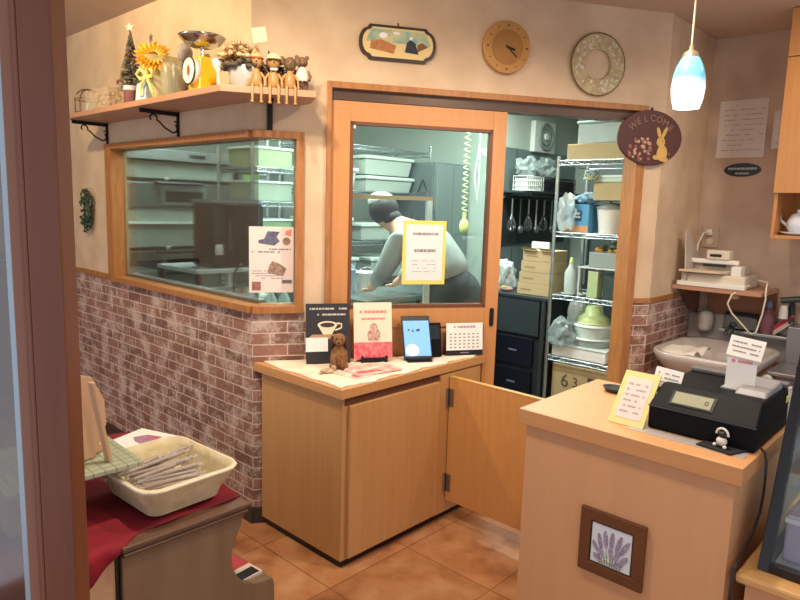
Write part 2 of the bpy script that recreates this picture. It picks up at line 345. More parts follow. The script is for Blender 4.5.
# wire cage
t = thing('wire_cage', 'small bronze wire birdcage ornament at the far left end of the shelf', 'ornament', (1.50, 3.80, ZS))
q = MB(); q.tube([(.07*math.cos(a*PI/12), .07*math.sin(a*PI/12), .004) for a in range(24)], .003, 6, closed=True)
q.tube([(.07*math.cos(a*PI/12), .07*math.sin(a*PI/12), .075) for a in range(24)], .0022, 6, closed=True)
for k in range(10):
    a = k*PI/5; q.tube([(.07*math.cos(a), .07*math.sin(a), 0), (.07*math.cos(a), .07*math.sin(a), .08), (.06*math.cos(a), .06*math.sin(a), .105), (.035*math.cos(a), .035*math.sin(a), .125), (0, 0, .132)], .002, 5)
link('wire_frame', q, mat('bronze_wire', '#6b563f', .4, .7), t)
link('name_card', B(-.012-.02, -.008, -.085, -.045, .008, .05), mat('pale_blue_card', '#bfe0ee', .5), t)
# boxed dried flowers
t = thing('gift_box', 'clear gift box of dried flowers beside the wire cage', 'box', (1.51, 3.56, ZS))
link('clear_box', B(-.06, .07, -.13, .15, 0, .105), film('box_film', '#dcc9ae', .38), t)
q = MB()
for k in range(60):
    p = Vector((R.uniform(-.045, .055), R.uniform(-.115, .13), R.uniform(.01, .09))); q.ell(p, (R.uniform(.005, .013),)*3, 6)
link('dried_flowers', q, mat('dried_cream', '#cdb48c', .9, var=.3, scale=40), t)
# christmas tree
t = thing('tabletop_tree', 'small frosted pine tree ornament with a cream star', 'ornament', (1.52, 3.31, ZS))
link('pot', MB().lathe([(.03, 0), (.04, .06), (.042, .075)], 14), mat('tree_pot', '#a8938a', .7), t)
q = MB()
for k in range(520):
    h_ = R.random()**.75; a = R.random()*2*PI; z = .075+h_*.285; rr = .068*(1-h_)+.006
    p = Vector((rr*math.cos(a), rr*math.sin(a), z)); q.tube([Vector((0, 0, z+.012)), p*1.0+Vector((0, 0, -.004))], [.0035, .0012], 3)
link('needles', q, mat('frosted_needles', '#3e3f36', .8, var=.5, scale=60, h2='#8a8374'), t)
q = MB()
st = [((.022 if k % 2 == 0 else .011)*math.cos(k*PI/5+PI/2), (.022 if k % 2 == 0 else .011)*math.sin(k*PI/5+PI/2)) for k in range(10)]
link('star', MB().slab(st, -.005, .005, T=Matrix.Translation((0, 0, .385)) @ Matrix.Rotation(-.8, 4, 'Z')), mat('cream_star', '#f1e3bd', .6), t)
q = MB()
for k in range(14):
    h_ = R.random()*.8; a = R.random()*2*PI; rr = .066*(1-h_)+.006; link('bauble', MB().ell((rr*math.cos(a), rr*math.sin(a), .085+h_*.27), .007, 8), mat('dark_red_bauble', '#7c3a33', .35), t)
# jar
t = thing('candle_jar', 'small jar with a white lid and dark red contents under the pine tree', 'jar', (1.462, 3.19, ZS))
link('jar', MB().lathe([(.03, 0), (.033, .01), (.033, .06)], 16), mat('dark_red_wax', '#7a4a4a', .35), t)
link('lid', MB().lathe([(.035, .06), (.035, .082), (.001, .083)], 16), mat('lid_lilac', '#c3bccb', .5), t)
# small blue gift
t = thing('gift_bag', 'little blue and white gift bag under the sunflower', 'bag', (1.462, 3.06, ZS))
link('bag', MB().add([(-.02,-.05,0),(.02,-.05,0),(.02,.05,0),(-.02,.05,0),(-.012,-.058,.085),(.012,-.058,.085),(.012,.045,.085),(-.012,.045,.085)], [(0,3,2,1),(4,5,6,7),(0,1,5,4),(1,2,6,5),(2,3,7,6),(3,0,4,7)]), mat('blue_bag', '#8fb3cf', .5, var=.3, scale=25, h2='#dfe6ea'), t, bev=.004)
link('tag_card', B(-.026, -.0205, -.045, -.005, .02, .07), WHITE, t)
# sunflower bouquet wrapped in film
t = thing('flower_bouquet', 'wrapped bouquet with a yellow sunflower and pale yellow ribbon', 'bouquet', (1.51, 2.98, ZS)); t.scale = (1.18,)*3
q = MB(); q.lathe([(.03, 0), (.045, .04), (.05, .09), (.085, .15), (.09, .16)], 20)
link('wrap_film', q, film('wrap_film', '#e6e2a8', .5), t)
TF = Matrix.Translation((-.045, -.03, .155)) @ Vector((-.5, -.72, .48)).to_track_quat('Z', 'Y').to_matrix().to_4x4()
q = MB()
for k in range(22):
    a = 2*PI*k/22; c, s_ = math.cos(a), math.sin(a); l = R.uniform(.065, .082)
    q.add([(c*.018-s_*.006, s_*.018+c*.006, 0), (c*.018+s_*.006, s_*.018-c*.006, 0), (c*l*.7+s_*.010, s_*l*.7-c*.010, .012), (c*l, s_*l, .004), (c*l*.7-s_*.010, s_*l*.7+c*.010, .012)], [(0, 1, 2, 3, 4)], 0, TF)
for k in range(16):
    a = 2*PI*k/16+.1; c, s_ = math.cos(a), math.sin(a); l = .05
    q.add([(c*.012-s_*.006, s_*.012+c*.006, .008), (c*.012+s_*.006, s_*.012-c*.006, .008), (c*l*.7+s_*.010, s_*l*.7-c*.010, .022), (c*l, s_*l, .018), (c*l*.7-s_*.010, s_*l*.7+c*.010, .022)], [(0, 1, 2, 3, 4)], 0, TF)
link('petals', q, mat('sunflower_yellow', '#f0b52a', .6), t)
link('flower_center', MB().ell((0, 0, .010), (.020, .020, .012), T=TF), mat('sunflower_brown', '#8a5a1e', .9), t)
q = MB()
for a0, s1 in ((.4, 1), (PI-.4, -1)):
    q.tube([(-.055, 0, .09), (-.07, s1*.03, .115), (-.068, s1*.065, .10), (-.06, s1*.05, .08), (-.055, 0, .088)], .007, 6)
    q.tube([(-.055, 0, .09), (-.066, s1*.03, .06), (-.06, s1*.05, .02)], [.006, .006, .004], 6)
link('ribbon', q, mat('pale_yellow_ribbon', '#eadf86', .5), t)
q = MB()
for k in range(18): q.ell((R.uniform(-.05, .04), R.uniform(-.055, .055), R.uniform(.11, .165)), R.uniform(.008, .016), 7)
link('filler_flowers', q, mat('filler_yellow', '#d9c766', .8), t)
# glass jar of grasses + grey egg
t = thing('glass_jar', 'glass jar of dried green stems between the sunflower and the scale', 'jar', (1.475, 2.80, ZS))
link('jar', MB().lathe([(.045, 0), (.052, .02), (.052, .11), (.046, .13), (.048, .14)], 20), film('jar_glass', '#b8b59a', .45), t)
q = MB()
for k in range(26):
    a = R.random()*2*PI; rr = R.uniform(.005, .035); q.tube([(rr*math.cos(a)*.7, rr*math.sin(a)*.7, .004), (rr*math.cos(a), rr*math.sin(a), R.uniform(.09, .13))], .0022, 4)
link('stems', q, mat('olive_stems', '#8d8a5a', .8), t)
t = thing('pebble_ornament', 'round grey stone ball on a stem above the glass jar', 'ornament', (1.55, 2.83, ZS))
link('stem', MB().tube([(0, 0, 0), (0, 0, .18)], .006, 8).lathe([(.03, 0), (.03, .008)], 16), STEELD, t)
link('ball', MB().ell((0, 0, .205), (.036, .036, .042)), mat('grey_stone', '#a59c97', .8, var=.15, scale=30), t)
# kitchen scale
t = thing('kitchen_scale', 'yellow vintage kitchen scale with a chrome pan and round dial', 'scale', (1.515, 2.615, ZS), rz=math.radians(-92))
link('body', MB().add([(-.05,-.045,0),(.05,-.045,0),(.05,.045,0),(-.05,.045,0),(-.04,-.034,.15),(.04,-.034,.15),(.04,.034,.15),(-.04,.034,.15)], [(0,3,2,1),(4,5,6,7),(0,1,5,4),(1,2,6,5),(2,3,7,6),(3,0,4,7)]).box(-.056,.056,-.052,.052,0,.014), mat('scale_yellow', '#e8b51f', .35), t, bev=.006)
d = link('dial', MB().slab(circle(.054, 32, 0, .088), -.066, -.036, smooth=True), mat('dial_white', '#ece4d4', .4), t)
link('dial_rim', MB().tube([(.056*math.cos(a*PI/16), -.066, .088+.056*math.sin(a*PI/16)) for a in range(32)], .004, 6, closed=True), STEELD, d)
link('dial_print', MB().slab([(x_*.4*.9, .088+(z_-.088)*.6) for x_, z_ in circle(.036, 24, 0, .088)], -.0675, -.066), mat('dial_red', '#9a4a3c', .6), d)
link('pan', MB().lathe([(.0, .0), (.045, .002), (.075, .016), (.097, .04), (.1, .046), (.093, .042), (.070, .02), (.04, .006), (0, .004)], 28, (0, 0, .19)), CHROME, t)
link('post', MB().tube([(0, 0, .15), (0, 0, .194)], .008, 10), CHROME, t)
# white angel/goblet
t = thing('goblet', 'small white goblet ornament beside the scale', 'ornament', (1.475, 2.425, ZS))
link('cup', MB().lathe([(.024, 0), (.022, .005), (.005, .015), (.005, .06), (.02, .08), (.027, .11), (.025, .112)], 16), mat('white_glaze', '#ddd6cc', .3), t)
# pot with dried flowers
t = thing('flower_pot', 'bluish white pot overflowing with tan dried flowers and grey foliage', 'plant', (1.545, 2.345, ZS))
link('pot', MB().lathe([(.05, 0), (.056, .02), (.068, .090), (.066, .093), (.06, .085), (.0, .08)], 24), mat('bluish_white_pot', '#a49f98', .35), t)
q = MB()
for k in range(420):
    a = R.random()*2*PI; el = R.uniform(.1, 1.5); l = R.uniform(.035, .10)
    d_ = Vector((math.cos(a)*math.cos(el), math.sin(a)*math.cos(el), math.sin(el))); c_ = Vector((-.015, .02, .10))
    p = c_+d_*l*.5; e_ = c_+d_*l+Vector((R.uniform(-.01, .01),)*3)
    sd = d_.orthogonal().normalized()*R.uniform(.005, .011)
    q.add([p-sd*.4, p+sd*.4, (p+e_)/2+sd, e_, (p+e_)/2-sd], [(0, 1, 2, 3, 4)])
link('dried_petals', q, mat('dried_tan', '#d9b47c', .85, var=.5, scale=45, h2='#a87d4c'), t)
q = MB()
for k in range(300):
    c_ = Vector((.10, -.015, .085)); a = R.random()*2*PI; d_ = Vector((.85*math.cos(a)+.1, -.5*math.cos(a)+.35*math.sin(a), R.uniform(-.6, .35))).normalized(); l = R.uniform(.03, .085)
    q.tube([c_+d_*l*.3, c_+d_*l], [.004, .002], 3)
    q.ell(c_+d_*l, R.uniform(.003, .006), 6)
q2_ = MB(); q3_ = MB()
link('grey_foliage', q, mat('grey_mauve', '#7b6a60', .9, var=.4, scale=40), t)
for k in range(70):
    a = R.random()*2*PI; el = R.uniform(0, 1.4); l = R.uniform(.03, .085)
    p = Vector((-.02, .0, .105))+Vector((math.cos(a)*math.cos(el)*1.1, math.sin(a)*math.cos(el)*1.1, math.sin(el)*.8))*l
    q2_.ell(p, (R.uniform(.006, .013), R.uniform(.006, .013), R.uniform(.005, .010)), 7)
link('dried_blossoms', q2_, mat('dried_cream2', '#d6bd8e', .9, var=.5, scale=60, h2='#a8835a'), t)
for k in range(26):
    a = R.random()*2*PI; p = Vector((-.01+.07*math.cos(a), .0+.07*math.sin(a), R.uniform(.075, .10)))
    q3_.ell(p, (R.uniform(.010, .018), R.uniform(.010, .018), .010), 7)
link('drooping_leaves', q3_, mat('droop_leaf', '#5f5642', .9, var=.5, scale=50), t)
link('tag_card', MB().box(-.028, .028, -.001, .001, -.028, .028, 0, Matrix.Translation((-.01, -.12, .19)) @ Matrix.Rotation(LZ+.7, 4, 'Z') @ Matrix.Rotation(-.15, 4, 'Y')).tube([(-.01, -.12, .165), (0, -.04, .10)], .0018, 5), mat('cream_tag', '#c9b88c', .7), t)
# three seated wooden dolls
SKN = mat('doll_wood', '#a97d48', .5, var=.12, scale=20); DKD = mat('doll_dark', '#6d5236', .6, var=.3, scale=40)
def doll(label, s, headgear):
    x, y, _ = W(s, .204)
    t = thing('wooden_doll', label, 'figurine', (x, y, ZS), ANG, 'seated wooden dolls on the shelf edge'); t.scale = (1.22,)*3
    link('body', MB().lathe([(.016, 0), (.021, .01), (.018, .04), (.008, .062)], 14, (0, .012, 0)), SKN, t)
    h_ = link('head', MB().ell((0, .010, .083), (.021, .021, .023), 16), DKD if headgear == 'ears' else SKN, t)
    link('nose', MB().ell((0, -.011, .082), .0035, 8), DKD, h_)
    link('eyes', MB().ell((-.007, -.009, .088), .0022, 6).ell((.007, -.009, .088), .0022, 6), BLACK, h_)
    for s1 in (-1, 1):
        link('leg', MB().tube([(s1*.011, .008, .006), (s1*.012, -.018, .010), (s1*.014, -.0275, .0), (s1*.014, -.0275, -.046)], [.0045, .005, .005, .004], 8).ell((s1*.0145, -.031, -.050), (.0065, .010, .006), 10), SKN, t)
        link('arm', MB().tube([(s1*.014, .010, .050), (s1*.026, .008, .032), (s1*.027, .0, .008)], [.0045, .0045, .0035], 8).ell((s1*.027, -.001, .006), .006, 8), SKN, t)
    if headgear == 'cone': link('cone_hat', MB().lathe([(.024, .092), (.001, .135)], 16, (0, .010, 0)), mat('doll_peach', '#d9a06c', .6), t); link('hat_brim', MB().lathe([(.022, .090), (.025, .092), (.022, .096)], 16, (0, .010, 0)), mat('doll_orange', '#b4552c', .6), t)
    if headgear == 'cap': link('cap', MB().lathe([(.024, .093), (.023, .104), (.012, .112), (.001, .113)], 16, (0, .010, 0)).box(-.02, .02, -.022, .0, .092, .096), mat('doll_cream', '#d8bd8c', .6), t); link('bow_tie', MB().ell((-.006, -.008, .060), (.007, .003, .004), 8).ell((.006, -.008, .060), (.007, .003, .004), 8), WHITE, t)
    if headgear == 'ears':
        for s1 in (-1, 1): link('ear', MB().ell((s1*.026, .014, .094), (.011, .005, .014), 10), DKD, t)
    return t
doll('wooden doll with a pointed peach hat sitting on the shelf edge', .012, 'cone')
doll('wooden doll with a flat cream cap and bow tie sitting on the shelf edge', .080, 'cap')
doll('wooden doll with a dark animal head and big ears on the shelf edge', .146, 'ears')
x, y, _ = W(.196, .165)
t = thing('bear_figurine', 'standing teddy bear figurine in a white shirt and brown trousers', 'figurine', (x, y, ZS), ANG)
BRN = mat('bear_brown', '#7c5c3d', .7, var=.25, scale=30)
link('trousers', MB().box(-.027, -.002, -.014, .014, 0, .042).box(.002, .027, -.014, .014, 0, .042).box(-.027, .027, -.014, .014, .02, .042), mat('bear_trousers', '#5a3a2c', .8), t, bev=.004)
link('body', MB().lathe([(.026, .042), (.029, .055), (.024, .08), (.014, .098)], 16), mat('bear_shirt', '#d9cdbb', .8), t)
link('head', MB().ell((0, 0, .118), (.025, .022, .022), 16).ell((0, -.02, .112), (.011, .009, .009), 10), BRN, t)
for s1 in (-1, 1):
    link('ear', MB().ell((s1*.021, 0, .137), (.009, .005, .009), 10), BRN, t)
    link('arm', MB().tube([(s1*.024, 0, .085), (s1*.036, -.004, .062), (s1*.028, -.014, .045)], .006, 8), BRN, t)
link('buckle', MB().ell((0, -.016, .042), (.006, .003, .005), 8), WHITE, t)

# garland wreath on left wall
t = thing('leaf_wreath', 'small dark green leaf wreath hanging on the left wall by the door post', 'wreath', (1.645, 4.20, 1.42), LZ)
q = MB()
for k in range(190):
    a = R.random()*2*PI; rr = R.uniform(.35, 1)
    c_ = Vector((.085*math.cos(a)*rr, -.012-R.random()*.03, .14*math.sin(a)*rr)); d_ = Vector((R.uniform(-1, 1), R.uniform(-.5, .1), R.uniform(-1, 1))).normalized()*R.uniform(.02, .035); s_ = d_.orthogonal().normalized()*.009
    q.add([c_-d_*.5, c_+s_, c_+d_*.6, c_-s_], [(0, 1, 2, 3)])
link('leaves', q, GREEN, t)
link('ring', MB().tube([(.06*math.cos(a*PI/10), -.012, .10*math.sin(a*PI/10)) for a in range(20)], .007, 6, closed=True), mat('twig', '#4a3a2a', .9), t)

# ---------------------------------------------------------------- things hung on the door wall
def onwall(name, label, cat, s, z, off=0.001): return thing(name, label, cat, W(s, off, z), ANG)
# painted plaque
t = onwall('wall_plaque', 'small painted wooden plaque of a beach scene in a dark scalloped frame', 'picture', .640, 2.217)
def plq(w_, h_, b_):
    pts = []
    for i in range(9): a = -PI/2+PI*i/8; pts.append((w_/2-b_+b_*math.cos(a)*1.0, h_/2*.8*math.sin(a)))
    for i in range(9): a = PI/2+PI*i/8; pts.append((-w_/2+b_+b_*math.cos(a), h_/2*.8*math.sin(a)))
    pts[0:0] = [(w_/2-b_-.012, -h_/2)]; i9 = 9+1; pts[i9:i9] = [(w_/2-b_-.012, h_/2), (-w_/2+b_+.012, h_/2)]; pts.append((-w_/2+b_+.012, -h_/2)); return pts
link('frame', MB().slab(plq(.355, .15, .035), -.014, 0), mat('plaque_dark', '#33211b', .5), t)
pb = link('painting', MB().slab(plq(.325, .126, .033), -.017, -.014), mat('plaque_cream', '#d9bf86', .7), t)
q = MB().slab([(-.125, .055), (.125, .055), (.14, .02), (.15, -.0), (-.15, -.0), (-.14, .02)], -.0176, -.017); link('sky', q, mat('plaque_sky', '#7fa59a', .7, var=.4, scale=20, h2='#c9c08e'), pb)
q = MB().slab([(-.13, -.03), (-.02, -.045), (-.01, -.01), (-.08, .012), (-.125, .005)], -.0184, -.0176); link('dune', q, mat('plaque_orange', '#b97b4a', .8, var=.3, scale=40), pb)
q = MB().slab([(.03, -.035), (.095, -.04), (.078, .008), (.055, .02), (.04, .008)], -.0188, -.0176); link('dress', q, mat('plaque_blue', '#2d3440', .8), pb)
q = MB().slab(circle(.007, 12, .058, .026), -.0190, -.0176).slab(circle(.012, 12, -.07, .030, 1.6), -.0184, -.0176).slab(circle(.006, 12, -.01, .043, 2.6), -.0184, -.0176); link('white_spots', q, WHITE, pb)
q = MB().slab([(.09, -.03), (.14, -.005), (.11, .012), (.088, .0)], -.0186, -.0176); link('figure', q, mat('plaque_brown', '#7a5630', .8), pb)
link('hook', MB().tube([(0, -.004, .075), (0, -.004, .09)], .003, 6), BLACKM, t)
# clock
t = onwall('wall_clock', 'round honey-wood wall clock with small dot markers', 'clock', 1.162, 2.246)
link('case', MB().slab(circle(.117, 48), -.026, 0, smooth=True), mat('clock_rim_wood', '#b98642', .45, var=.1, scale=12), t, bev=.004)
link('face', MB().slab(circle(.078, 40), -.029, -.026, smooth=True), mat('clock_face_wood', '#a3702f', .5, var=.15, scale=10), t)
q = MB()
for k in range(12):
    a = k*PI/6; link('marker', MB().slab(circle(.0045 if k % 3 == 0 else .003, 10, .098*math.cos(a), .098*math.sin(a)), -.0285, -.026), mat('clock_marks', '#4a2a14', .6), t)
q = MB()
for k in range(1): q.add([(0, -.031, .004), (.036, -.031, -.010), (.038, -.031, -.016), (-.004, -.031, -.004)], [(0, 1, 2, 3)])
q.box(-.008, .038, -.033, -.031, -.004, .004, 0, Matrix.Rotation(.25, 4, 'Y')); link('hour_hand', q, BLACK, t)
link('minute_hand', MB().box(-.010, .062, -.035, -.033, -.0022, .0022, 0, Matrix.Rotation(.75, 4, 'Y')), BLACK, t)
# ring wreath
t = onwall('ring_wreath', 'oval cream ring wreath decorated with pressed shells and flowers', 'wreath', 1.647, 2.210)
def ring(ro, ri, n, y0, y1, sx=1):
    q = MB(); vs = []
    for y in (y0, y1):
        for rr in (ro, ri):
            for i in range(n): vs.append((rr*sx*math.cos(2*PI*i/n), y, rr*math.sin(2*PI*i/n)))
    fs = []
    for i in range(n):
        j = (i+1) % n
        fs += [(i, j, n+j, n+i), (2*n+i, 3*n+i, 3*n+j, 2*n+j), (i, 2*n+i, 2*n+j, j), (n+i, n+j, 3*n+j, 3*n+i)]
    return q.add(vs, fs)
link('ring', ring(.146, .07, 40, -.018, 0), mat('wreath_cream', '#c2b28c', .8, var=.3, scale=30, h2='#a8966e', bump=.6), t, bev=.004)
q = MB()
for k in range(70):
    a = R.random()*2*PI; rr = R.uniform(.083, .133); q.ell((rr*math.cos(a), -.019, rr*math.sin(a)), (R.uniform(.004, .012), .006, R.uniform(.004, .012)), 7)
link('shells', q, mat('shell_cream', '#dcd2b6', .6, var=.2, scale=40), t)
link('edge_cord', MB().tube([(.146*math.cos(a*PI/20), -.016, .146*math.sin(a*PI/20)) for a in range(40)], .0035, 6, closed=True), mat('cord_brown', '#6d5838', .8), t)
# welcome sign
def text_mesh(s, size, ext=.001):
    c = bpy.data.curves.new('t', 'FONT'); c.body = s; c.size = size; c.extrude = ext; c.align_x = 'CENTER'; c.align_y = 'CENTER'; c.resolution_u = 2
    o = bpy.data.objects.new('t', c); COL.objects.link(o); dg = bpy.context.evaluated_depsgraph_get(); dg.update()
    me = bpy.data.meshes.new_from_object(o.evaluated_get(dg)); bpy.data.objects.remove(o)
    vs = [tuple(v.co) for v in me.vertices]; fs = [tuple(p.vertices) for p in me.polygons]; return vs, fs
XZ = Matrix(((1,0,0,0),(0,0,-1,0),(0,1,0,0),(0,0,0,1)))     # text plane -> faces -y
def text(mb, s, size, x, y, z, rot=0, mi=0, T=None, ext=.001):
    vs, fs = text_mesh(s, size, ext); A = Matrix.Translation((x, y, z)) @ Matrix.Rotation(-rot, 4, 'Y') @ XZ
    return mb.add(vs, fs, mi, (T @ A) if T is not None else A)
t = onwall('welcome_sign', 'oval dark brown WELCOME sign with a tan rabbit and flowers', 'sign', 1.960, 1.877, .020)
link('board', MB().slab([(.186*math.cos(a*PI/24), .136*math.sin(a*PI/24)) for a in range(48)], -.014, 0, smooth=True), mat('sign_maroon', '#4f2620', .45, var=.15, scale=12), t, bev=.004)
q = MB()
for i, ch in enumerate('WELCOME'):
    a = math.radians(-46+92*i/6); text(q, ch, .046, .150*math.sin(a)+.004, -.0150, -.045+.140*math.cos(a), -a*.75)
link('lettering', q, mat('sign_letters', '#8b6a5c', .6), t)
TANR = mat('rabbit_tan', '#cda55a', .6, var=.15, scale=40)
q = MB()
q.slab([(.072+.030*math.cos(a*PI/12), -.073+.040*math.sin(a*PI/12)) for a in range(24)], -.018, -.0145)
q.slab([(.060+.024*math.cos(a*PI/12), -.018+.026*math.sin(a*PI/12)) for a in range(24)], -.0185, -.0145)
for cx, cz, an in ((.078, .030, -.45), (.046, .026, .35)):
    q.slab([(cx+.010*math.cos(a*PI/12)*math.cos(an)-.030*math.sin(a*PI/12)*math.sin(an), cz+.010*math.cos(a*PI/12)*math.sin(an)+.030*math.sin(a*PI/12)*math.cos(an)) for a in range(24)], -.0185, -.0145)
q.slab([(.040+.020*math.cos(a*PI/12), -.095+.012*math.sin(a*PI/12)) for a in range(24)], -.019, -.0145).slab([(.088+.016*math.cos(a*PI/12), -.105+.012*math.sin(a*PI/12)) for a in range(24)], -.019, -.0145)
link('rabbit', q, TANR, t)
link('rabbit_eye', MB().slab(circle(.0035, 10, .068, -.014), -.0195, -.0185), INKD, t)
q1 = MB(); q2 = MB()
for k in range(46):
    a = R.random()*2*PI; rr = math.sqrt(R.random()); x_ = -.05+.075*rr*math.cos(a); z_ = -.060+.060*rr*math.sin(a)
    if (x_/.17)**2+(z_/.122)**2 < 1: (q1 if k % 2 else q2).slab(circle(R.uniform(.005, .010), 8, x_, z_), -.0165-.001*R.random(), -.0145)
q1.slab(circle(.007, 8, .115, -.075), -.017, -.0145); q2.slab(circle(.007, 8, .105, -.102), -.017, -.0145)
link('pink_flowers', q1, mat('sign_pink', '#8e544c', .7), t); link('cream_flowers', q2, mat('sign_cream', '#b9957c', .7), t)
link('peg', MB().tube([(0, -.008, .136), (0, -.008, .148)], .006, 8), BLACKM, t)

# poster on the narrow pane
t = thing('food_poster', 'blurred flyer with pictures stuck on the corner window pane', 'poster', W(.090, -.044, 1.24), ANG)
link('sheet', B(-.102, .097, -.002, 0, -.150, .150), PINKG, t)
link('printed_lines', lines(lines(MB(), -.09, .05, -.09, -.045, 4, -.0022, 0, .3, .8, seed=3), -.09, .085, .03, .055, 2, -.0022, 0, .5, .7, seed=5), INK, t)
q = MB().slab([(-.06, .075), (.01, .065), (.035, .085), (.02, .105), (.035, .128), (-.02, .13), (-.035, .095), (-.06, .09)], -.003, -.002); link('picture', q, mat('poster_slate', '#6a6a84', .7, var=.4, scale=60), t, label='grey blue picture')
q = MB().slab([(-.02, -.06), (.05, -.075), (.065, -.04), (.03, -.015), (.0, -.005), (-.015, -.03)], -.003, -.002); link('picture', MB().slab(circle(.018, 14, .065, .085), -.003, -.002), mat('poster_round', '#a5877c', .7, var=.4, scale=50), t, label='round picture'); link('picture', q, mat('poster_tan', '#b08f7c', .7, var=.5, scale=50), t, label='tan picture of food')
q = MB().box(-.09, -.05, -.003, -.002, -.14, -.10); link('picture', q, mat('poster_rose', '#a8706a', .7, var=.4, scale=60), t, label='rose square picture')
link('picture', MB().box(.045, .09, -.003, -.002, -.108, -.092), mat('poster_grey', '#6e6a66', .7), t, label='grey strip')
link('picture', MB().slab([(.058, .115), (.085, .108), (.088, .14), (.062, .132)], -.003, -.002), mat('poster_red', '#d08478', .7), t, label='red blot')
# yellow notice on the sliding door
t = thing('notice_paper', 'white notice with a yellow border taped inside the sliding door glass', 'notice', W(.808, -.0292, 1.281), ANG)
link('sheet', B(-.108, .108, -.002, 0, -.153, .153), YEL, t)
link('page', B(-.092, .092, -.003, -.002, -.134, .134), mat('page_pink_white', '#e6dcdc', .6), t)
link('printed_lines', lines(lines(lines(MB(), -.07, .07, .08, .10, 1, -.0033, 0, .6, .95, seed=8), -.05, .06, -.01, .03, 1, -.0033, 0, .35, .9, seed=9), -.06, .06, -.10, -.03, 4, -.0033, 0, .15, .5, seed=10), INK, t)
# papers on the printer wall
t = thing('laminated_notice', 'large laminated white notice on the wall above the seal machine', 'notice', (XR-.001, 1.165, 1.985), LZ)
link('sheet', B(-.135, .115, -.002, 0, -.158, .158), mat('laminated', '#d2c6bb', .2), t)
link('printed_lines', lines(MB(), -.11, .10, -.13, .12, 9, -.0024, 0, .16, .7, seed=12), mat('faint_ink', '#9c9089', .7), t)
t = thing('laminated_notice', 'narrow laminated sheet beside the wall cabinet', 'notice', (XR-.001, .965, 1.965), LZ)
link('sheet', B(-.052, .052, -.002, 0, -.095, .105), _M['laminated'], t)
link('printed_lines', lines(MB(), -.03, .04, -.08, .08, 6, -.0024, 0, .16, .7, seed=13), _M['faint_ink'], t)
t = thing('oval_sticker', 'black oval sticker sign with white lettering on the wall', 'sign', (XR-.001, 1.150, 1.758), LZ)
link('plate', MB().slab([(.097*math.cos(a*PI/20), .038*math.sin(a*PI/20)) for a in range(40)], -.003, 0), mat('sticker_black', '#1d2328', .4), t)
link('lettering', lines(lines(MB(), -.075, .075, -.004, .018, 1, -.0033, 0, .55, .98, seed=21), -.035, .035, -.027, -.012, 1, -.0033, 0, .6, 1, seed=22), mat('sticker_print', '#9fb3bd', .6), t)
# socket
t = thing('wall_socket', 'cream wall socket plate with two outlets above the shelf', 'socket', (XR-.001, 1.285, 1.375), LZ)
link('plate', B(-.045, .045, -.008, 0, -.062, .062), mat('socket_cream', '#b09c86', .5), t, bev=.003)
q = MB()
for z_ in (-.026, .026): q.slab(circle(.019, 20, 0, z_), -.011, -.008)
link('outlets', q, mat('outlet_ivory', '#cdbba2', .5), t)
link('plug', B(-.016, .016, -.038, -.011, .010, .042), CREAMP, t, bev=.004)

# ---------------------------------------------------------------- cabinet under the window
t = thing('base_cabinet', 'oak base cabinet with dark plinth set against the brick corner', 'cabinet', (1.675, 1.86, 0))
link('carcass', MB().prism([(0, 0), (.905, 0), (0, .553)], .035, .735), OAK, t, bev=.001)
link('plinth', MB().prism([(.012, .015), (.86, .015), (.012, .53)], 0, .035), mat('plinth_black', '#1e1a1c', .5), t)
link('door', B(.028, .592, -.019, -.001, .045, .700), OAK, t, bev=.002, label='plain oak cabinet door')
link('hinge_stile', B(.597, .90, -.015, -.001, .04, .725), OAK, t, bev=.001)
link('dark_gap', B(.01, .60, -.003, -.0005, .702, .733), mat('gap_brown', '#5a3420', .8), t)
t = thing('worktop', 'thick oak worktop on the cabinet under the window', 'worktop', (1.655, 1.845, 0))
link('top', MB().prism([(0, 0), (.965, 0), (.0, .6015)], .735, .775), OAKT, t, bev=.002)
# gate
t = thing('swing_gate', 'low oak swing gate between the cabinet and the till counter', 'gate', (2.33, 1.84, 0), 0)
link('panel', B(0, .024, -.715, 0, .105, .712), mat('gate_oak', '#c68f56', .4, var=.12, scale=6, stretch=(9, 9, .6), h2='#bf8850'), t, bev=.001)
link('top_edge', B(-.001, .025, -.716, 0.001, .712, .716), mat('edge_gold', '#c39a52', .4), t)
for z_ in (.615, .195):
    link('hinge', MB().tube([(-.012, .004, z_-.045), (-.012, .004, z_+.045)], .0075, 10).box(-.03, -.001, .008, .0135, z_-.042, z_+.042).box(-.004, -.0005, -.028, .004, z_-.042, z_+.042), mat('hinge_steel', '#8d857c', .3, .85), t)
# cloth on worktop
xs = []
front = [(i/26) for i in range(27)]
pts = [(1.662+.93*u, 1.845+.012+.010*math.sin(u*26)+.006*math.sin(u*61)) for u in front]
left_ = [(1.672+.006*math.sin(v*17), 2.385-.5*v) for v in [i/12 for i in range(12)]]
poly = [(2.575, 1.868)] + [(1.90, 2.285-.0), (1.69, 2.415)] + left_[1:] + pts[:-2]
poly = [p for p in poly]
cl = link('table_cloth', MB().prism(poly, .7755, .782), mat('cream_cloth', '#ebdccb', .9, var=.12, scale=14, h2='#dfcbb6', bump=.3, detail=6), bev=.001); tag(cl, 'cream cloth with a wavy edge spread over the worktop', 'cloth')
ZC = .7828
def WS(s, off): x, y, _ = W(s, off); return x, y
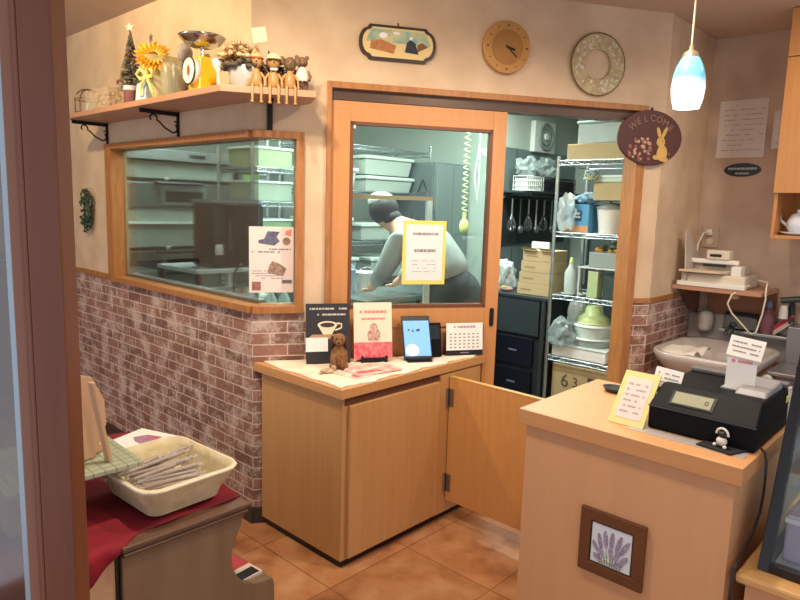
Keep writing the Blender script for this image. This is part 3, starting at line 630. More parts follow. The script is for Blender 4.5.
# framed/standing booklets
x, y = WS(.335, .072)
t = thing('menu_board', 'black menu card with a coffee cup picture leaning at the window corner', 'menu', (x, y, ZC), ANG)
TT = tilt(0, -.028, 0, 'X', -.16)
link('card', B(-.102, .098, -.003, .003, 0, .272, T=TT), mat('menu_black', '#26252b', .5), t)
q = MB(); q.slab([(.045*math.cos(a*PI/12)-.005, .175+.017*math.sin(a*PI/12)) for a in range(24)], -.0045, -.003, T=TT).slab([(-.048, .172), (.038, .172), (.015, .132), (-.025, .132)], -.0040, -.003, T=TT)
q.tube([(.038, -.004, .182), (.060, -.004, .178), (.058, -.004, .160), (.030, -.004, .150)], .004, 6, T=TT)
link('cup_picture', q, mat('cup_cream', '#e5d6b8', .6), t)
link('coffee_picture', MB().slab([(.033*math.cos(a*PI/12)-.005, .175+.011*math.sin(a*PI/12)) for a in range(24)], -.0052, -.0045, T=TT), mat('coffee_dark', '#3d2f28', .5), t)
link('chalk_lines', lines(lines(MB(), -.085, .085, .235, .262, 1, -.0032, 0, .3, .8, T=TT, seed=31), -.05, .08, .212, .232, 1, -.0032, 0, .4, .9, T=TT, seed=32), mat('chalk', '#b9b6b0', .8), t)
link('white_label', B(-.104, -.004, -.006, -.003, .055, .118, T=TT), mat('label_white', '#dfe3e2', .6), t)
link('saucer_picture', MB().slab([(-.075, .132), (.055, .132), (.08, .105), (-.09, .118)], -.0036, -.003, T=TT), mat('tan_pic', '#b08a6a', .8), t)
x, y = WS(.545, .062)
t = thing('picture_book', 'cream booklet with a red lower band on a small black stand', 'book', (x, y, ZC), ANG)
TT = tilt(0, -.03, .012, 'X', -.17)
link('cover', B(-.092, .088, -.004, .004, 0, .262, T=TT), mat('booklet_cream', '#e6d3bd', .6), t)
link('red_band', B(-.0925, .0885, -.0055, -.004, 0, .078, T=TT), mat('booklet_red', '#d6424a', .6, var=.25, scale=60, h2='#e0808a'), t)
link('figure_picture', MB().slab([(-.025, .085), (.03, .085), (.033, .12), (.02, .14), (.016, .16), (0, .168), (-.015, .158), (-.02, .135), (-.03, .115)], -.0052, -.004, T=TT), mat('booklet_brown', '#93706a', .8, var=.5, scale=70, h2='#d9b6a6'), t)
link('printed_lines', lines(lines(MB(), -.065, .065, .205, .232, 1, -.0044, 0, .45, .85, T=TT, seed=41), -.055, .055, .175, .198, 1, -.0044, 0, .4, .7, T=TT, seed=42), mat('booklet_pink', '#c9857a', .8), t)
link('stand', MB().box(-.062, .062, -.05, .03, 0, .008).box(-.062, -.052, -.052, -.042, 0, .03).box(.052, .062, -.052, -.042, 0, .03).box(-.05, .05, -.048, -.042, .008, .022), BLACKM, t)
# dog figurine
x, y = WS(.367, .185)
t = thing('dog_figurine', 'small brown puppy figurine with dark floppy ears on the cloth', 'figurine', (x, y, ZC), ANG-.2)
FUR = mat('dog_fur', '#8e653c', .9, var=.4, scale=60, h2='#6a4526', bump=.4); FURD = mat('dog_ear', '#43291d', .9)
q = MB().lathe([(.001, 0), (.034, .004), (.040, .03), (.036, .07), (.024, .10), (.018, .112)], 20).ell((-.024, -.022, .014), (.018, .026, .014)).ell((.024, -.022, .014), (.018, .026, .014))
q.tube([(-.018, -.018, .075), (-.019, -.034, .04), (-.019, -.040, .008)], [.013, .011, .010], 10).tube([(.018, -.018, .075), (.019, -.034, .04), (.019, -.040, .008)], [.013, .011, .010], 10)
q.tube([(0, .03, .02), (.01, .055, .02), (.025, .06, .035)], [.009, .007, .004], 8)
link('body', q, FUR, t)
hd = link('head', MB().ell((0, -.010, .130), (.030, .028, .028)).ell((0, -.036, .120), (.015, .014, .012)), FUR, t)
for s1 in (-1, 1): link('ear', MB().ell((s1*.031, -.008, .118), (.009, .017, .030)), FURD, t)
link('nose', MB().ell((0, -.050, .124), (.006, .004, .005), 10), BLACK, hd); link('eyes', MB().ell((-.012, -.035, .137), .0035, 8).ell((.012, -.035, .137), .0035, 8), BLACK, hd)
for s1 in (-1, 1): link('paw', MB().ell((s1*.019, -.048, .008), (.012, .016, .008), 10), FURD, t)
# small ceramic figure lying
t = thing('ceramic_animal', 'tiny cream and brown ceramic animal lying at the front of the cloth', 'figurine', (1.765, 2.06, ZC), ANG)
link('body', MB().ell((0, 0, .011), (.033, .016, .011)).ell((.026, -.002, .024), (.012, .011, .012)).ell((-.030, -.012, .005), (.010, .007, .005), 8).ell((.034, -.014, .005), (.009, .007, .005), 8), mat('ceramic_cream', '#d3bda2', .4, var=.4, scale=50, h2='#9a7a5e'), t)
for x_ in (.022, .032): link('ear', MB().ell((x_, -.001, .0365), (.003, .003, .006), 8), mat('ceramic_dark', '#59443a', .5), t)
# magazines flat
for lb, x, y, rz, h_, z0, zt in (('red and white leaflet lying flat on the cloth, underneath the other one', 1.90, 1.985, .10, '#e9b8ae', 0, .003), ('pink and red leaflet lying flat on top of another leaflet', 1.945, 1.975, -.18, '#dd8f88', .003, .009)):
    t = thing('leaflet', lb, 'leaflet', (x, y, ZC+z0), rz, 'leaflets lying on the cloth')
    link('paper', B(-.115, .115, -.072, .072, 0, zt-.0 if z0 == 0 else .006), mat('leaf'+h_, h_, .55, var=.35, scale=18, h2='#e9d9cd'), t)
    link('red_print', MB().prism([(-.104, -.060), (.03, -.060), (.0, -.03), (-.06, -.015), (-.10, -.02)], .003 if z0 == 0 else .006, .0037 if z0 == 0 else .0067), mat('leaf_red', '#c8323c', .55, var=.3, scale=30, h2='#dd6a6a'), t)
# tablet and phone, calendar
x, y = 2.245, 1.975
t = thing('tablet', 'tablet with a lit blue screen on a stand on the worktop', 'tablet', (x, y, ZC), ANG-.02)
TT = tilt(0, -.02, .004, 'X', -.45)
link('case', B(-.068, .072, -.004, .006, 0, .215, T=TT), BLACK, t, bev=.004)
scr = mat('tablet_screen', '#6f9fd8', .2, emit='#6c9fe0', estr=.55)
link('screen', B(-.061, .065, -.0052, -.004, .018, .190, T=TT), scr, t)
link('screen_icons', MB().box(-.04, -.033, -.0058, -.0052, .14, .15, T=TT).box(-.02, -.012, -.0058, -.0052, .135, .145, T=TT).slab([(.0, .138), (.018, .138), (.018, .152), (.0, .146)], -.0058, -.0052, T=TT), mat('icon_dark', '#2c3d5c', .4), t)
link('screen_glow_shape', MB().slab([(-.025+.032*math.cos(a*PI/12), .042+.034*math.sin(a*PI/12)*(.7 if a > 12 else 1)) for a in range(24)], -.0058, -.0052, T=TT), mat('icon_pale', '#bfe6ea', .3, emit='#bfe6ea', estr=.5), t)
link('stand', MB().box(-.058, .062, -.05, .012, 0, .005).box(-.05, .054, -.034, -.028, .005, .018).box(-.008, .012, .008, .045, 0, .006).tube([(0, .045, .005), (0, .035, .10)], .004, 6), BLACK, t)
t = thing('card_terminal', 'black card terminal leaning against the sliding door behind the tablet', 'device', (2.350, 1.962, ZC), ANG)
TT = tilt(0, -.004, .002, 'X', -.22)
link('body', B(-.045, .04, -.006, .008, 0, .165, T=TT), NAVY, t, bev=.005)
link('display', B(-.036, .031, -.0072, -.006, .085, .152, T=TT), mat('glossy_black', '#0c0d12', .1), t)
t = thing('desk_calendar', 'white desk calendar with a black base at the right end of the worktop', 'calendar', (2.510, 1.908, ZC), ANG+.02); t.scale = (1.12, 1.0, 1.06)
TT = tilt(0, -.018, .0, 'X', -.12)
link('base', MB().box(-.086, .086, -.004, .004, 0, .024, T=TT).add([(-.086, -.018, 0), (.086, -.018, 0), (.086, .03, 0), (-.086, .03, 0), (-.08, .0, .14), (.08, .0, .14)], [(0, 3, 2, 1), (0, 1, 5, 4), (3, 4, 5, 2), (0, 4, 3), (1, 2, 5)]), BLACK, t)
link('page', B(-.085, .085, -.007, -.0045, .024, .150, T=TT), PAPER, t)
q = MB()
for i in range(7):
    for j in range(5): q.box(-.070+i*.021, -.060+i*.021, -.0076, -.007, .034+j*.0155, .040+j*.0155, T=TT)
link('date_grid', q, INK, t)
link('heading', lines(MB(), -.05, .05, .122, .142, 1, -.0072, 0, .5, .8, T=TT, seed=51), mat('pinkish_ink', '#b98c96', .7), t)
link('base_mark', B(-.02, .02, -.0048, -.004, .010, .014, T=TT), INK, t)

# ---------------------------------------------------------------- till counter
t = thing('till_counter', 'peach laminate till counter with a thick oak top', 'counter', (1.79, .434, 0))
link('body', B(.02, .54, .02, .664, 0, .80), OAKR, t, bev=.001)
link('top', B(0, .56, 0, .684, .80, .85), mat('counter_top_oak', '#cb9460', .5, var=.06, scale=5, stretch=(8, .6, 8)), t, bev=.002)
t = thing('framed_tile', 'brown framed tile painted with lavender on the counter front', 'picture', (1.809, .773, .49), LZ)
fr = ring(1, 1, 4, 0, 0)
link('frame', MB().box(-.103, .103, -.014, 0, .068, .103).box(-.103, .103, -.014, 0, -.103, -.068).box(-.103, -.068, -.014, 0, -.068, .068).box(.068, .103, -.014, 0, -.068, .068), WALNUT, t, bev=.002)
link('tile', B(-.068, .068, -.008, -.001, -.068, .068), mat('tile_dark_edge', '#26302b', .4), t)
link('tile_face', B(-.063, .063, -.010, -.008, -.063, .063), mat('tile_white', '#dbe2ec', .2), t)
q = MB(); qg = MB(); qd = MB()
for (bx, bz, tx, tz) in ((-.03,-.03,-.05,.0),(-.02,-.03,-.036,.022),(-.01,-.03,-.018,.034),(0,-.03,.003,.036),(.008,-.03,.028,.034),(.015,-.03,.048,.026),(.02,-.04,.046,-.012),(-.012,-.04,-.03,-.012),(.004,-.04,.0,.0),(.012,-.042,.022,-.006),(.0,-.045,.034,-.034),(-.02,-.045,-.044,-.03)):
    d_ = Vector((tx-bx, 0, tz-bz)); L_ = d_.length; d_.normalize(); n_ = Vector((-d_.z, 0, d_.x)); m_ = Vector((bx, 0, bz))+d_*L_*.4; e_ = Vector((tx, 0, tz)); 
    c_ = (m_+e_)/2; hl = (e_-m_).length/2+.004
    q.slab([(c_.x+d_.x*hl*math.cos(a*PI/6)+n_.x*.0065*math.sin(a*PI/6), c_.z+d_.z*hl*math.cos(a*PI/6)+n_.z*.0065*math.sin(a*PI/6)) for a in range(12)], -.0112-.0002*len(q.f)/14, -.010)
    q0 = Vector((bx, 0, bz)); qg.slab([(q0.x-n_.x*.0015, q0.z-n_.z*.0015), (q0.x+n_.x*.0015, q0.z+n_.z*.0015), (m_.x, m_.z)], -.0108, -.010)
for k in range(9): qg.slab([(-.03+k*.007, -.052), (-.034+k*.0085, -.026), (-.027+k*.007, -.050)], -.0116, -.010)
for _q in (q, qg): _q.v = [(v[0]*1.12, v[1], (v[2]+.01)*1.28-.012) for v in _q.v]
link('lavender_flowers', q, mat('lavender', '#7f7892', .6, var=.3, scale=120, h2='#b0a6bb'), t); link('lavender_stems', qg, mat('lav_green', '#6d9270', .6), t)
link('ground_line', MB().box(-.035, .03, -.0110, -.010, -.054, -.050), mat('lav_pink', '#cf9a92', .6), t)
# register
t = thing('cash_register', 'black electronic till with a small green-grey display', 'till', (1.925, .445, .8515))
def hexa(b4, t4): return MB().add(b4+t4, [(0,3,2,1),(4,5,6,7),(0,1,5,4),(1,2,6,5),(2,3,7,6),(3,0,4,7)])
link('drawer', B(0, .35, 0, .300, 0, .072), NAVY, t, bev=.006)
link('body', hexa([(-.002, -.002, .070), (.35, -.002, .070), (.35, .302, .070), (-.002, .302, .070)], [(.075, .006, .128), (.345, .006, .128), (.345, .292, .128), (.075, .292, .128)]), NAVY, t, bev=.006)
link('seam', MB().box(-.003, -.001, 0, .300, .069, .073), mat('seam_grey', '#3d3d46', .4), t)
TS = Matrix.Translation((.0215, .205, .1033)) @ Matrix.Rotation(math.radians(-47), 4, 'Y')
TS2 = Matrix.Translation((.0365, .0, .0995)) @ Matrix.Rotation(-math.atan2(.058, .077), 4, 'Y')
link('display', B(-.022, .022, .13, .24, .0, .004, T=TS2), mat('lcd_green', '#8d8d72', .6), t)
text(q2 := MB(), '0', .024, 0, 0, 0); 
link('display_digit', MB().add([( -p[2], -p[0]+.145, .0045+p[1]*0) for p in q2.v], q2.f, T=TS2), INKD, t)
link('display_bezel', B(-.027, .027, .122, .248, -.004, .002, T=TS2), mat('bezel', '#0b0b10', .6), t)
link('screen_cover', B(.305, .345, .0, .29, .128, .142), mat('grey_top', '#6b6a70', .4, .2), t, bev=.004)
link('printer_cover', hexa([(.12, .01, .126), (.30, .01, .126), (.30, .10, .126), (.12, .10, .126)], [(.14, .015, .143), (.30, .015, .150), (.30, .095, .150), (.14, .095, .143)]), mat('grey_top2', '#8c8b90', .4), t, bev=.006)
link('yellow_sticker', B(.30, .335, -.004, -.001, .085, .105), mat('sticker_lime', '#d6dc86', .6), t)
q = MB(); q.tube([(.03, -.003, .012), (.02, -.012, .004), (.0, -.045+.02, .002)], .003, 6)
t = thing('clear_tray', 'thin clear plastic mat under the till', 'mat', (1.865, .455, .8505)); link('sheet', B(0, .11-.055, .0, .33, 0, .0009), film('clear_sheet', '#c9c6c8', .5), t)
# power cord
t = MB().tube([(1.96, .4375, .862), (1.955, .425, .853), (1.935, .415, .835), (1.93, .412, .80), (1.945, .415, .74), (1.95, .42, .68), (1.92, .425, .63), (1.86, .428, .60), (1.81, .430, .585), (1.787, .432, .56), (1.785, .432, .45), (1.79, .432, .2), (1.80, .425, .01)], .0035, 8)
tag(link('power_cord', t, BLACK), 'black power cord trailing from the till down the counter side', 'cord')
# little penguin-like key figure
t = thing('pen_rest', 'small black cloth pad with a round white and black mascot figure', 'figurine', (1.905, .522, .8515), -.3)
link('pad', MB().prism([(-.045, .05), (-.03, -.045), (.04, -.05), (.05, .04), (.01, .055)], 0, .005), mat('pad_black', '#18181b', .8), t)
FIGW = mat('figure_white', '#d9d4cc', .4)
link('body', MB().ell((-.005, 0, .022), (.013, .015, .014)).ell((-.014, .014, .010), (.006, .006, .005), 8).ell((-.014, -.016, .010), (.006, .006, .005), 8), FIGW, t)
link('headband', MB().tube([(-.004, .018*math.cos(a*PI/10), .040+.018*math.sin(a*PI/10)) for a in range(11)], .0035, 6), FIGW, t)
link('face', MB().ell((-.002, 0, .040), (.012, .014, .012), 12), BLACK, t)
# yellow bordered card leaning
t = thing('price_card', 'yellow bordered card leaning against the till', 'card', (1.889, .806, .8515), LZ)
TT = tilt(0, .0, .0, 'X', -.30) @ Matrix.Rotation(.27*0, 4, 'Y')
TT = Matrix.Rotation(-.66, 4, 'X')
link('card', MB().add([(-.050,0,0),(.062,0,0),(.062,.006,0),(-.050,.006,0),(-.050,0,.185),(.062,0,.185),(.062,.006,.185),(-.050,.006,.185)], [(0,3,2,1),(4,5,6,7),(0,1,5,4),(1,2,6,5),(2,3,7,6),(3,0,4,7)], T=TT), YELS, t)
link('page', B(-.034, .046, -.0012, 0, .022, .163, T=TT), mat('page_mauve', '#dccbc4', .6), t)
link('printed_lines', lines(MB(), -.026, .036, .035, .150, 6, -.0016, 0, .3, .6, T=TT, seed=61), mat('mauve_ink', '#b8a09e', .8), t)
# dark coin tray behind
t = thing('coin_dish', 'small dark oval dish behind the yellow card', 'dish', (2.225, .985, .8505))
link('dish', MB().lathe([(.001, .0), (.028, .0), (.038, .018), (.034, .018), (.024, .005), (.001, .004)], 22, sy=1.3), mat('dish_dark', '#2b2a2a', .4), t)
# cards on register
def card(label, x, y, z, w_, h_, rz, seed, tlt=-.12, n=3, roll=0):
    t = thing('notice_card', label, 'card', (x, y, z), LZ+rz)
    TT = Matrix.Rotation(tlt, 4, 'X') @ Matrix.Rotation(roll, 4, 'Y')
    link('card', B(-w_/2, w_/2, -.0015, 0, 0, h_, T=TT), PAPER, t)
    link('printed_lines', lines(MB(), -w_/2+.01, w_/2-.01, .01, h_-.01, n, -.0018, 0, .3, .8, T=TT, seed=seed), INK, t); return t
c = card('small white card clipped to the left end of the till', 2.02, .735, .958, .085, .062, .05, 71, tlt=-.35, roll=.08)
link('clip', B(-.01, .01, .0005, .012, -.012, .006), CHROME, c)
link('clip_rod', MB().tube([(0, .006, -.012), (.0, .012, -.075)], .002, 6), CHROME, c)
c = card('white handwritten card on top of the acrylic payment stand', 2.10, .543, 1.078, .100, .062, -.05, 72, tlt=-.3, roll=.08)
t = thing('payment_stand', 'acrylic stand holding a white payment card on the till', 'stand', (2.10, .545, 1.0105-.0), LZ)
t.location = (2.085, .540, 1.0097)
link('card', B(-.042, .042, -.003, 0, .0, .105+.0, T=Matrix.Translation((0, 0, -.0+.0))), PAPER, t)
t.location = (2.11, .547, .9795)
link('foot', B(-.045, .045, -.03, .03, 0, .004), film('acryl', '#dfe3ea', .5), t)
link('red_logo_text', MB().slab(circle(.006, 12, -.024, .085), -.0036, -.003).box(-.012, .030, -.0036, -.003, .081, .089), mat('logo_red', '#d98a93', .6), t)

# ---------------------------------------------------------------- pendant lamp
t = thing('pendant_lamp', 'hanging pendant lamp with a tapered glass shade, blue above and white below', 'lamp', (2.43, .90, 1.875))
M = bpy.data.materials.new('lamp_glass'); M.use_nodes = True; nt = M.node_tree; b = nt.nodes['Principled BSDF']
tc = nt.nodes.new('ShaderNodeTexCoord'); sp = nt.nodes.new('ShaderNodeSeparateXYZ'); cr = nt.nodes.new('ShaderNodeValToRGB'); mr = nt.nodes.new('ShaderNodeMapRange')
mr.inputs['From Min'].default_value = 0; mr.inputs['From Max'].default_value = .17
nt.links.new(tc.outputs['Object'], sp.inputs[0]); nt.links.new(sp.outputs[2], mr.inputs[0]); nt.links.new(mr.outputs[0], cr.inputs[0])
e = cr.color_ramp.elements; e[0].position = .30; e[0].color = (1, .99, .97, 1); e[1].position = .62; e[1].color = hexc('#62a6c8')
nt.links.new(cr.outputs[0], b.inputs['Base Color']); nt.links.new(cr.outputs[0], b.inputs['Emission Color']); b.inputs['Emission Strength'].default_value = .75; b.inputs['Roughness'].default_value = .2
t.scale = (.88, .88, 1); link('shade', MB().lathe([(.050, 0), (.060, .03), (.065, .07), (.061, .11), (.050, .145), (.034, .172), (.030, .172), (.045, .144), (.055, .11), (.059, .07), (.054, .03), (.046, .002), (.050, 0)], 32), M, t)
link('cap', MB().lathe([(.034, .170), (.028, .19), (.010, .20), (.008, .215), (.001, .216)], 20), mat('brass_cap', '#b5a98f', .3, .7), t)
link('cord', MB().tube([(0, 0, .21), (0, 0, CH-1.87-.02)], .0045, 8), mat('cord_cream', '#b3a48c', .6), t)
link('ceiling_rose', MB().lathe([(.045, CH-1.87-.03), (.05, CH-1.87-.001)], 20), WHITE, t)
light('pendant_bulb', 'POINT', (2.43, .885, 1.865), 5, (1, .9, .78), size=.03)

# ---------------------------------------------------------------- printer wall: shelf, machine, sink
t = thing('wall_shelf', 'small brown wall shelf with a back panel carrying the sealing machine', 'shelf', (XR, 1.36, 0), LZ)
link('board', B(.005, .46, -.345, 0, 1.088, 1.112), PINKW, t, bev=.002)
link('back_panel', B(.10, .455, -.02, 0, .93, 1.088), mat('panel_brown', '#8a5a3a', .5), t)
link('side_support', MB().prism([(0, 0), (-.28, 0), (-.22, -.05), (-.05, -.16), (0, -.17)], 0, .018, T=Matrix.Translation((.03, 0, 1.088)) @ Matrix(((0,0,1,0),(1,0,0,0),(0,1,0,0),(0,0,0,1)))), mat('support_brown', '#6b4630', .5), t)
link('batten', B(.30, .335, -.30, -.26, 1.060, 1.088), PALEW, t)
t = thing('sealing_machine', 'cream tabletop sealing machine with an open tray on the wall shelf', 'machine', (XR-.19, 1.17, 1.113), LZ); t.scale = (1, 1, 1.25)
link('body', B(-.15, .18, -.13, .11, .0, .055), CREAMP, t, bev=.008)
link('rear_case', B(-.13, .14, -.01, .11, .055, .095), CREAMP, t, bev=.008)
link('side_knob_block', B(.10, .15, -.11, -.03, .05, .095), WHITE, t, bev=.004)
link('tray', MB().prism([(-.145, -.19), (.06, -.19), (.095, -.08), (-.115, -.08)], .062, .072), mat('tray_beige', '#cdb9a0', .5), t, bev=.003)
link('press_arm', MB().box(-.13, .12, -.06, -.02, .098, .118), WHITE, t, bev=.005)
link('head_block', B(-.045, .075, -.07, .0, .118, .158), CREAMP, t, bev=.006)
link('slot', MB().box(-.025, .035, -.073, -.070, .130, .142).box(-.06, .06, -.064, -.058, .085, .096), BLACK, t)
link('foot_plate', B(-.16, .19, -.16, -.12, .0, .02), WHITE, t, bev=.003)
q = MB().tube([(XR-.04, 1.285, 1.401), (XR-.08, 1.30, 1.40), (XR-.13, 1.31, 1.33), (XR-.16, 1.30, 1.235), (XR-.14, 1.27, 1.20)], .005, 8)
tag(link('machine_plug_cable', q, CREAMP), 'cream cable rising from the sealing machine to the socket', 'cable')
t = thing('cutting_board', 'thin grey-white board standing against the side wall behind the machine', 'board', (3.74, 1.30, 1.1135), 0)
link('board', MB().slab([(-.06, 0), (.20, 0), (.22, .05), (.17, .15), (.0, .30), (-.035, .30)], .0, .008, T=tilt(0, -.02, 0, 'X', -.10)), mat('board_white', '#b9aea3', .5), t, bev=.002)
q = MB().tube([(3.78, .985, 1.135), (3.72, 1.01, 1.115), (3.665, 1.035, 1.09), (3.66, 1.05, 1.04), (3.68, 1.03, .99), (3.71, .98, .93), (3.72, .94, .885), (3.72, .915, .90), (3.72, .895, 1.0), (3.71, .885, 1.08), (3.72, .89, 1.13), (3.78, .90, 1.16), (3.80, .95, 1.165)], .0045, 8)
tag(link('hanging_cable', q, CREAMP), 'cream cable looping below the shelf beside the bottle', 'cable')
# sink unit
t = thing('wash_basin', 'white ceramic wash basin mounted under the wall shelf', 'basin', (3.62, 1.07, 0), LZ)
def rr(w_, d_, n=9, k=.06, y0=0):
    p = []
    for cx, cy, a0 in ((w_/2-k, d_/2-k, 0), (-w_/2+k, d_/2-k, PI/2), (-w_/2+k, -d_/2+k, PI), (w_/2-k, -d_/2+k, 3*PI/2)):
        for i in range(n): a = a0+PI/2*i/(n-1); p.append((cx+k*math.cos(a), cy+k*math.sin(a)+y0))
    return p
def basin(loops):
    q = MB(); n = len(loops[0][0]); vs = []
    for p, z in loops: vs += [(x, y, z) for x, y in p]
    fs = []
    for l in range(len(loops)-1):
        for i in range(n): j = (i+1) % n; fs.append((l*n+i, l*n+j, (l+1)*n+j, (l+1)*n+i))
    q.add(vs, fs, smooth=True); q.add(loops[0][0] and [(x, y, loops[0][1]) for x, y in loops[0][0]], [tuple(range(n))[::-1]]); q.add([(x, y, loops[-1][1]) for x, y in loops[-1][0]], [tuple(range(n))]); return q
CER = mat('ceramic_grey', '#b9b1aa', .25)
link('bowl', basin([(rr(.26, .30, k=.1), .62), (rr(.40, .50, k=.13), .68), (rr(.50, .62, k=.15), .755), (rr(.52, .64, k=.15), .785), (rr(.51, .63, k=.15), .797), (rr(.46, .56, k=.13, y0=-.01), .795), (rr(.42, .50, k=.12, y0=-.01), .75), (rr(.30, .34, k=.1, y0=-.01), .68)]), CER, t)
link('drain', MB().lathe([(.025, .681), (.025, .686), (.001, .687)], 16), CHROME, t)
link('tap', MB().tube([(.0, .25, .79), (.0, .25, .87), (.0, .22, .895), (.0, .15, .885), (0, .13, .86)], .011, 10).ell((0, .25, .90), (.02, .02, .014)), STEELD, t)
link('trap_pipe', MB().tube([(0, 0, .64), (0, 0, .45), (.0, .1, .40), (0, .38, .40)], .018, 10), CHROME, t)
t = thing('wash_cloth', 'crumpled white cloth lying in the wash basin', 'cloth', (3.50, 1.19, .76))
q = MB(); n_ = 12; vs = []; fs = []
for i in range(n_):
    for j in range(n_): vs.append((-.13+.26*i/(n_-1), -.09+.19*j/(n_-1), .03+.012*math.sin(i*.8+j*.3)*math.cos(j*.6)+.008*math.sin(i*.9)))
for i in range(n_-1):
    for j in range(n_-1): a = i*n_+j; fs.append((a, a+n_, a+n_+1, a+1))
q.add(vs, fs, smooth=True); o = link('fabric', q, mat('cloth_white', '#d5cec6', .9), t); so = o.modifiers.new('s', 'SOLIDIFY'); so.thickness = .006
t = thing('backsplash', 'grey panel behind the wash basin', 'panel', (XR, 1.36, 0), LZ)
link('panel', B(.0, .555, -.012, 0, .70, .955), mat('splash_grey', '#a3a09f', .35, .2), t)
link('ledge', B(.20, .555, -.10, -.012, .845, .86), STEEL, t, bev=.002)
t = thing('soap_dispenser', 'round white soap dispenser on the grey panel behind the basin', 'dispenser', (3.985, 1.255, .89), LZ)
link('body', MB().lathe([(.030, -.06), (.042, -.045), (.044, .02), (.036, .045), (.012, .058), (.001, .06)], 20), mat('soap_white', '#c4bdb6', .4), t)
t = thing('utility_sink', 'dark grey metal sink cabinet standing at the right beyond the till', 'sink', (3.58, .20, 0))
link('cabinet', B(0, .44, -.8, .60, 0, .72), mat('sink_grey', '#77757a', .4, .4), t, bev=.003)
link('rim', MB().box(-.02, .44, -.8, .61, .72, .74), mat('sink_rim', '#8f8d90', .3, .6), t, bev=.004)
link('ledge', B(.28, .44, -.8, .60, .74, .93), mat('sink_grey2', '#8a888b', .35, .4), t, bev=.003)
link('stove_ring', MB().tube([(.16+.07*math.cos(a*PI/12), .44+.07*math.sin(a*PI/12), .746) for a in range(24)], .008, 6, closed=True).tube([(.16+.035*math.cos(a*PI/12), .44+.035*math.sin(a*PI/12), .746) for a in range(24)], .006, 6, closed=True), BLACKM, t)
t = thing('black_tray', 'black tray standing tilted beside the bottle', 'tray', (3.80, 1.03, .83), LZ)
link('tray', MB().box(-.09, .085, -.006, .006, 0, .10, T=Matrix.Rotation(-.30, 4, 'X')), BLACK, t, bev=.004)
t.location = (3.965, 1.06, .862)
t = thing('soap_bottle', 'dark pink bottle with a blue cap by the sink', 'bottle', (3.90, .905, .93) if False else (3.80, .86, .741))
t.location = (3.905, .885, 0.8)
t.location = (3.945, .775, .9305)
t.location = (3.975, .925, .8605)
t.scale = (.74,)*3; link('bottle', MB().lathe([(.045, 0), (.05, .01), (.05, .13), (.04, .165), (.022, .19), (.018, .20)], 20), mat('bottle_pink', '#8d5a62', .3), t)
link('cap', MB().lathe([(.022, .20), (.022, .235), (.010, .24), (.008, .262), (.001, .263)], 16), mat('cap_blue', '#6f8fb8', .4), t)
t = thing('scrub_brush', 'red scrubbing brush with pale bristles leaning by the sink', 'brush', (3.975, .84, .862), LZ)
TT = Matrix.Translation((-.02, 0, .05)) @ Matrix.Rotation(-.75, 4, 'Y')
link('handle', MB().box(-.07, .09, -.015, .015, 0, .02, T=TT), mat('brush_red', '#b5303c', .4), t, bev=.006); link('bristles', MB().box(-.065, .06, -.013, .013, -.022, 0, T=TT), mat('bristle', '#d9b9b4', .9), t)
t = thing('water_tap', 'chrome mixer tap with a white spout at the right picture edge', 'tap', (3.975, .815, .93), LZ)
link('body', MB().tube([(0, .0, 0), (0, 0, .10), (.0, -.03, .13)], .016, 12).tube([(-.05, -.03, .125), (.08, -.03, .15)], .017, 12), STEELD, t)
link('spout', MB().tube([(-.03, -.04, .10), (-.03, -.04, .055)], [.016, .022], 12).tube([(-.03, -.04, .055), (-.03, -.04, .03)], .022, 12), WHITE, t)
t = thing('paper_roll', 'white wall-hung tube and hanging sheet beside the display case', 'roll', (3.52, .80, .70), LZ)
link('bracket', MB().tube([(0, .03, 0), (0, -.02, 0)], .026, 14).tube([(0, -.015, 0), (.12, -.015, -.012)], .008, 8), WHITE, t)
link('sheet', B(.07, .15, -.018, -.014, -.22, -.018), mat('sheet_grey', '#c5c5c8', .6), t)
# wall cabinet with cups
t = thing('wall_cabinet', 'honey oak wall cabinet with an open cup niche below its door', 'cabinet', (XR, .88, 0), LZ)
CAB = mat('honey_oak', '#c4884c', .42, var=.1, scale=6, stretch=(9, 9, .6))
link('carcass', MB().box(0, .9, -.39, -.005, 1.625, 2.489).box(0, .016, -.39, -.005, 1.395, 1.625).box(.016, .9, -.39, -.005, 1.395, 1.412).box(.016, .9, -.02, -.005, 1.412, 1.625), CAB, t, bev=.001)
link('door', B(-.003, .45, -.410, -.391, 1.618, 2.26), CAB, t, bev=.002); link('door', B(-.003, .45, -.410, -.391, 2.264, 2.486), CAB, t, bev=.002)
t = thing('teapot', 'small white teapot on its saucer in the wall cabinet niche', 'teapot', (3.74, .785, 1.4125)); t.scale = (1.2,)*3
link('saucer', MB().lathe([(.001, 0), (.04, .002), (.065, .012), (.062, .014), (.03, .006), (.001, .005)], 22), mat('porcelain', '#d3d8df', .2), t)
link('pot', MB().lathe([(.025, .008), (.042, .03), (.040, .06), (.026, .085), (.001, .095)], 20).ell((0, 0, .10), .008, 8).tube([(0, .038, .04), (0, .065, .06), (0, .07, .085)], [.008, .006, .005], 8), _M['porcelain'], t)
link('handle', MB().tube([(.0, -.038, .07), (0, -.062, .065), (0, -.062, .035), (0, -.038, .03)], .005, 8), _M['porcelain'], t)

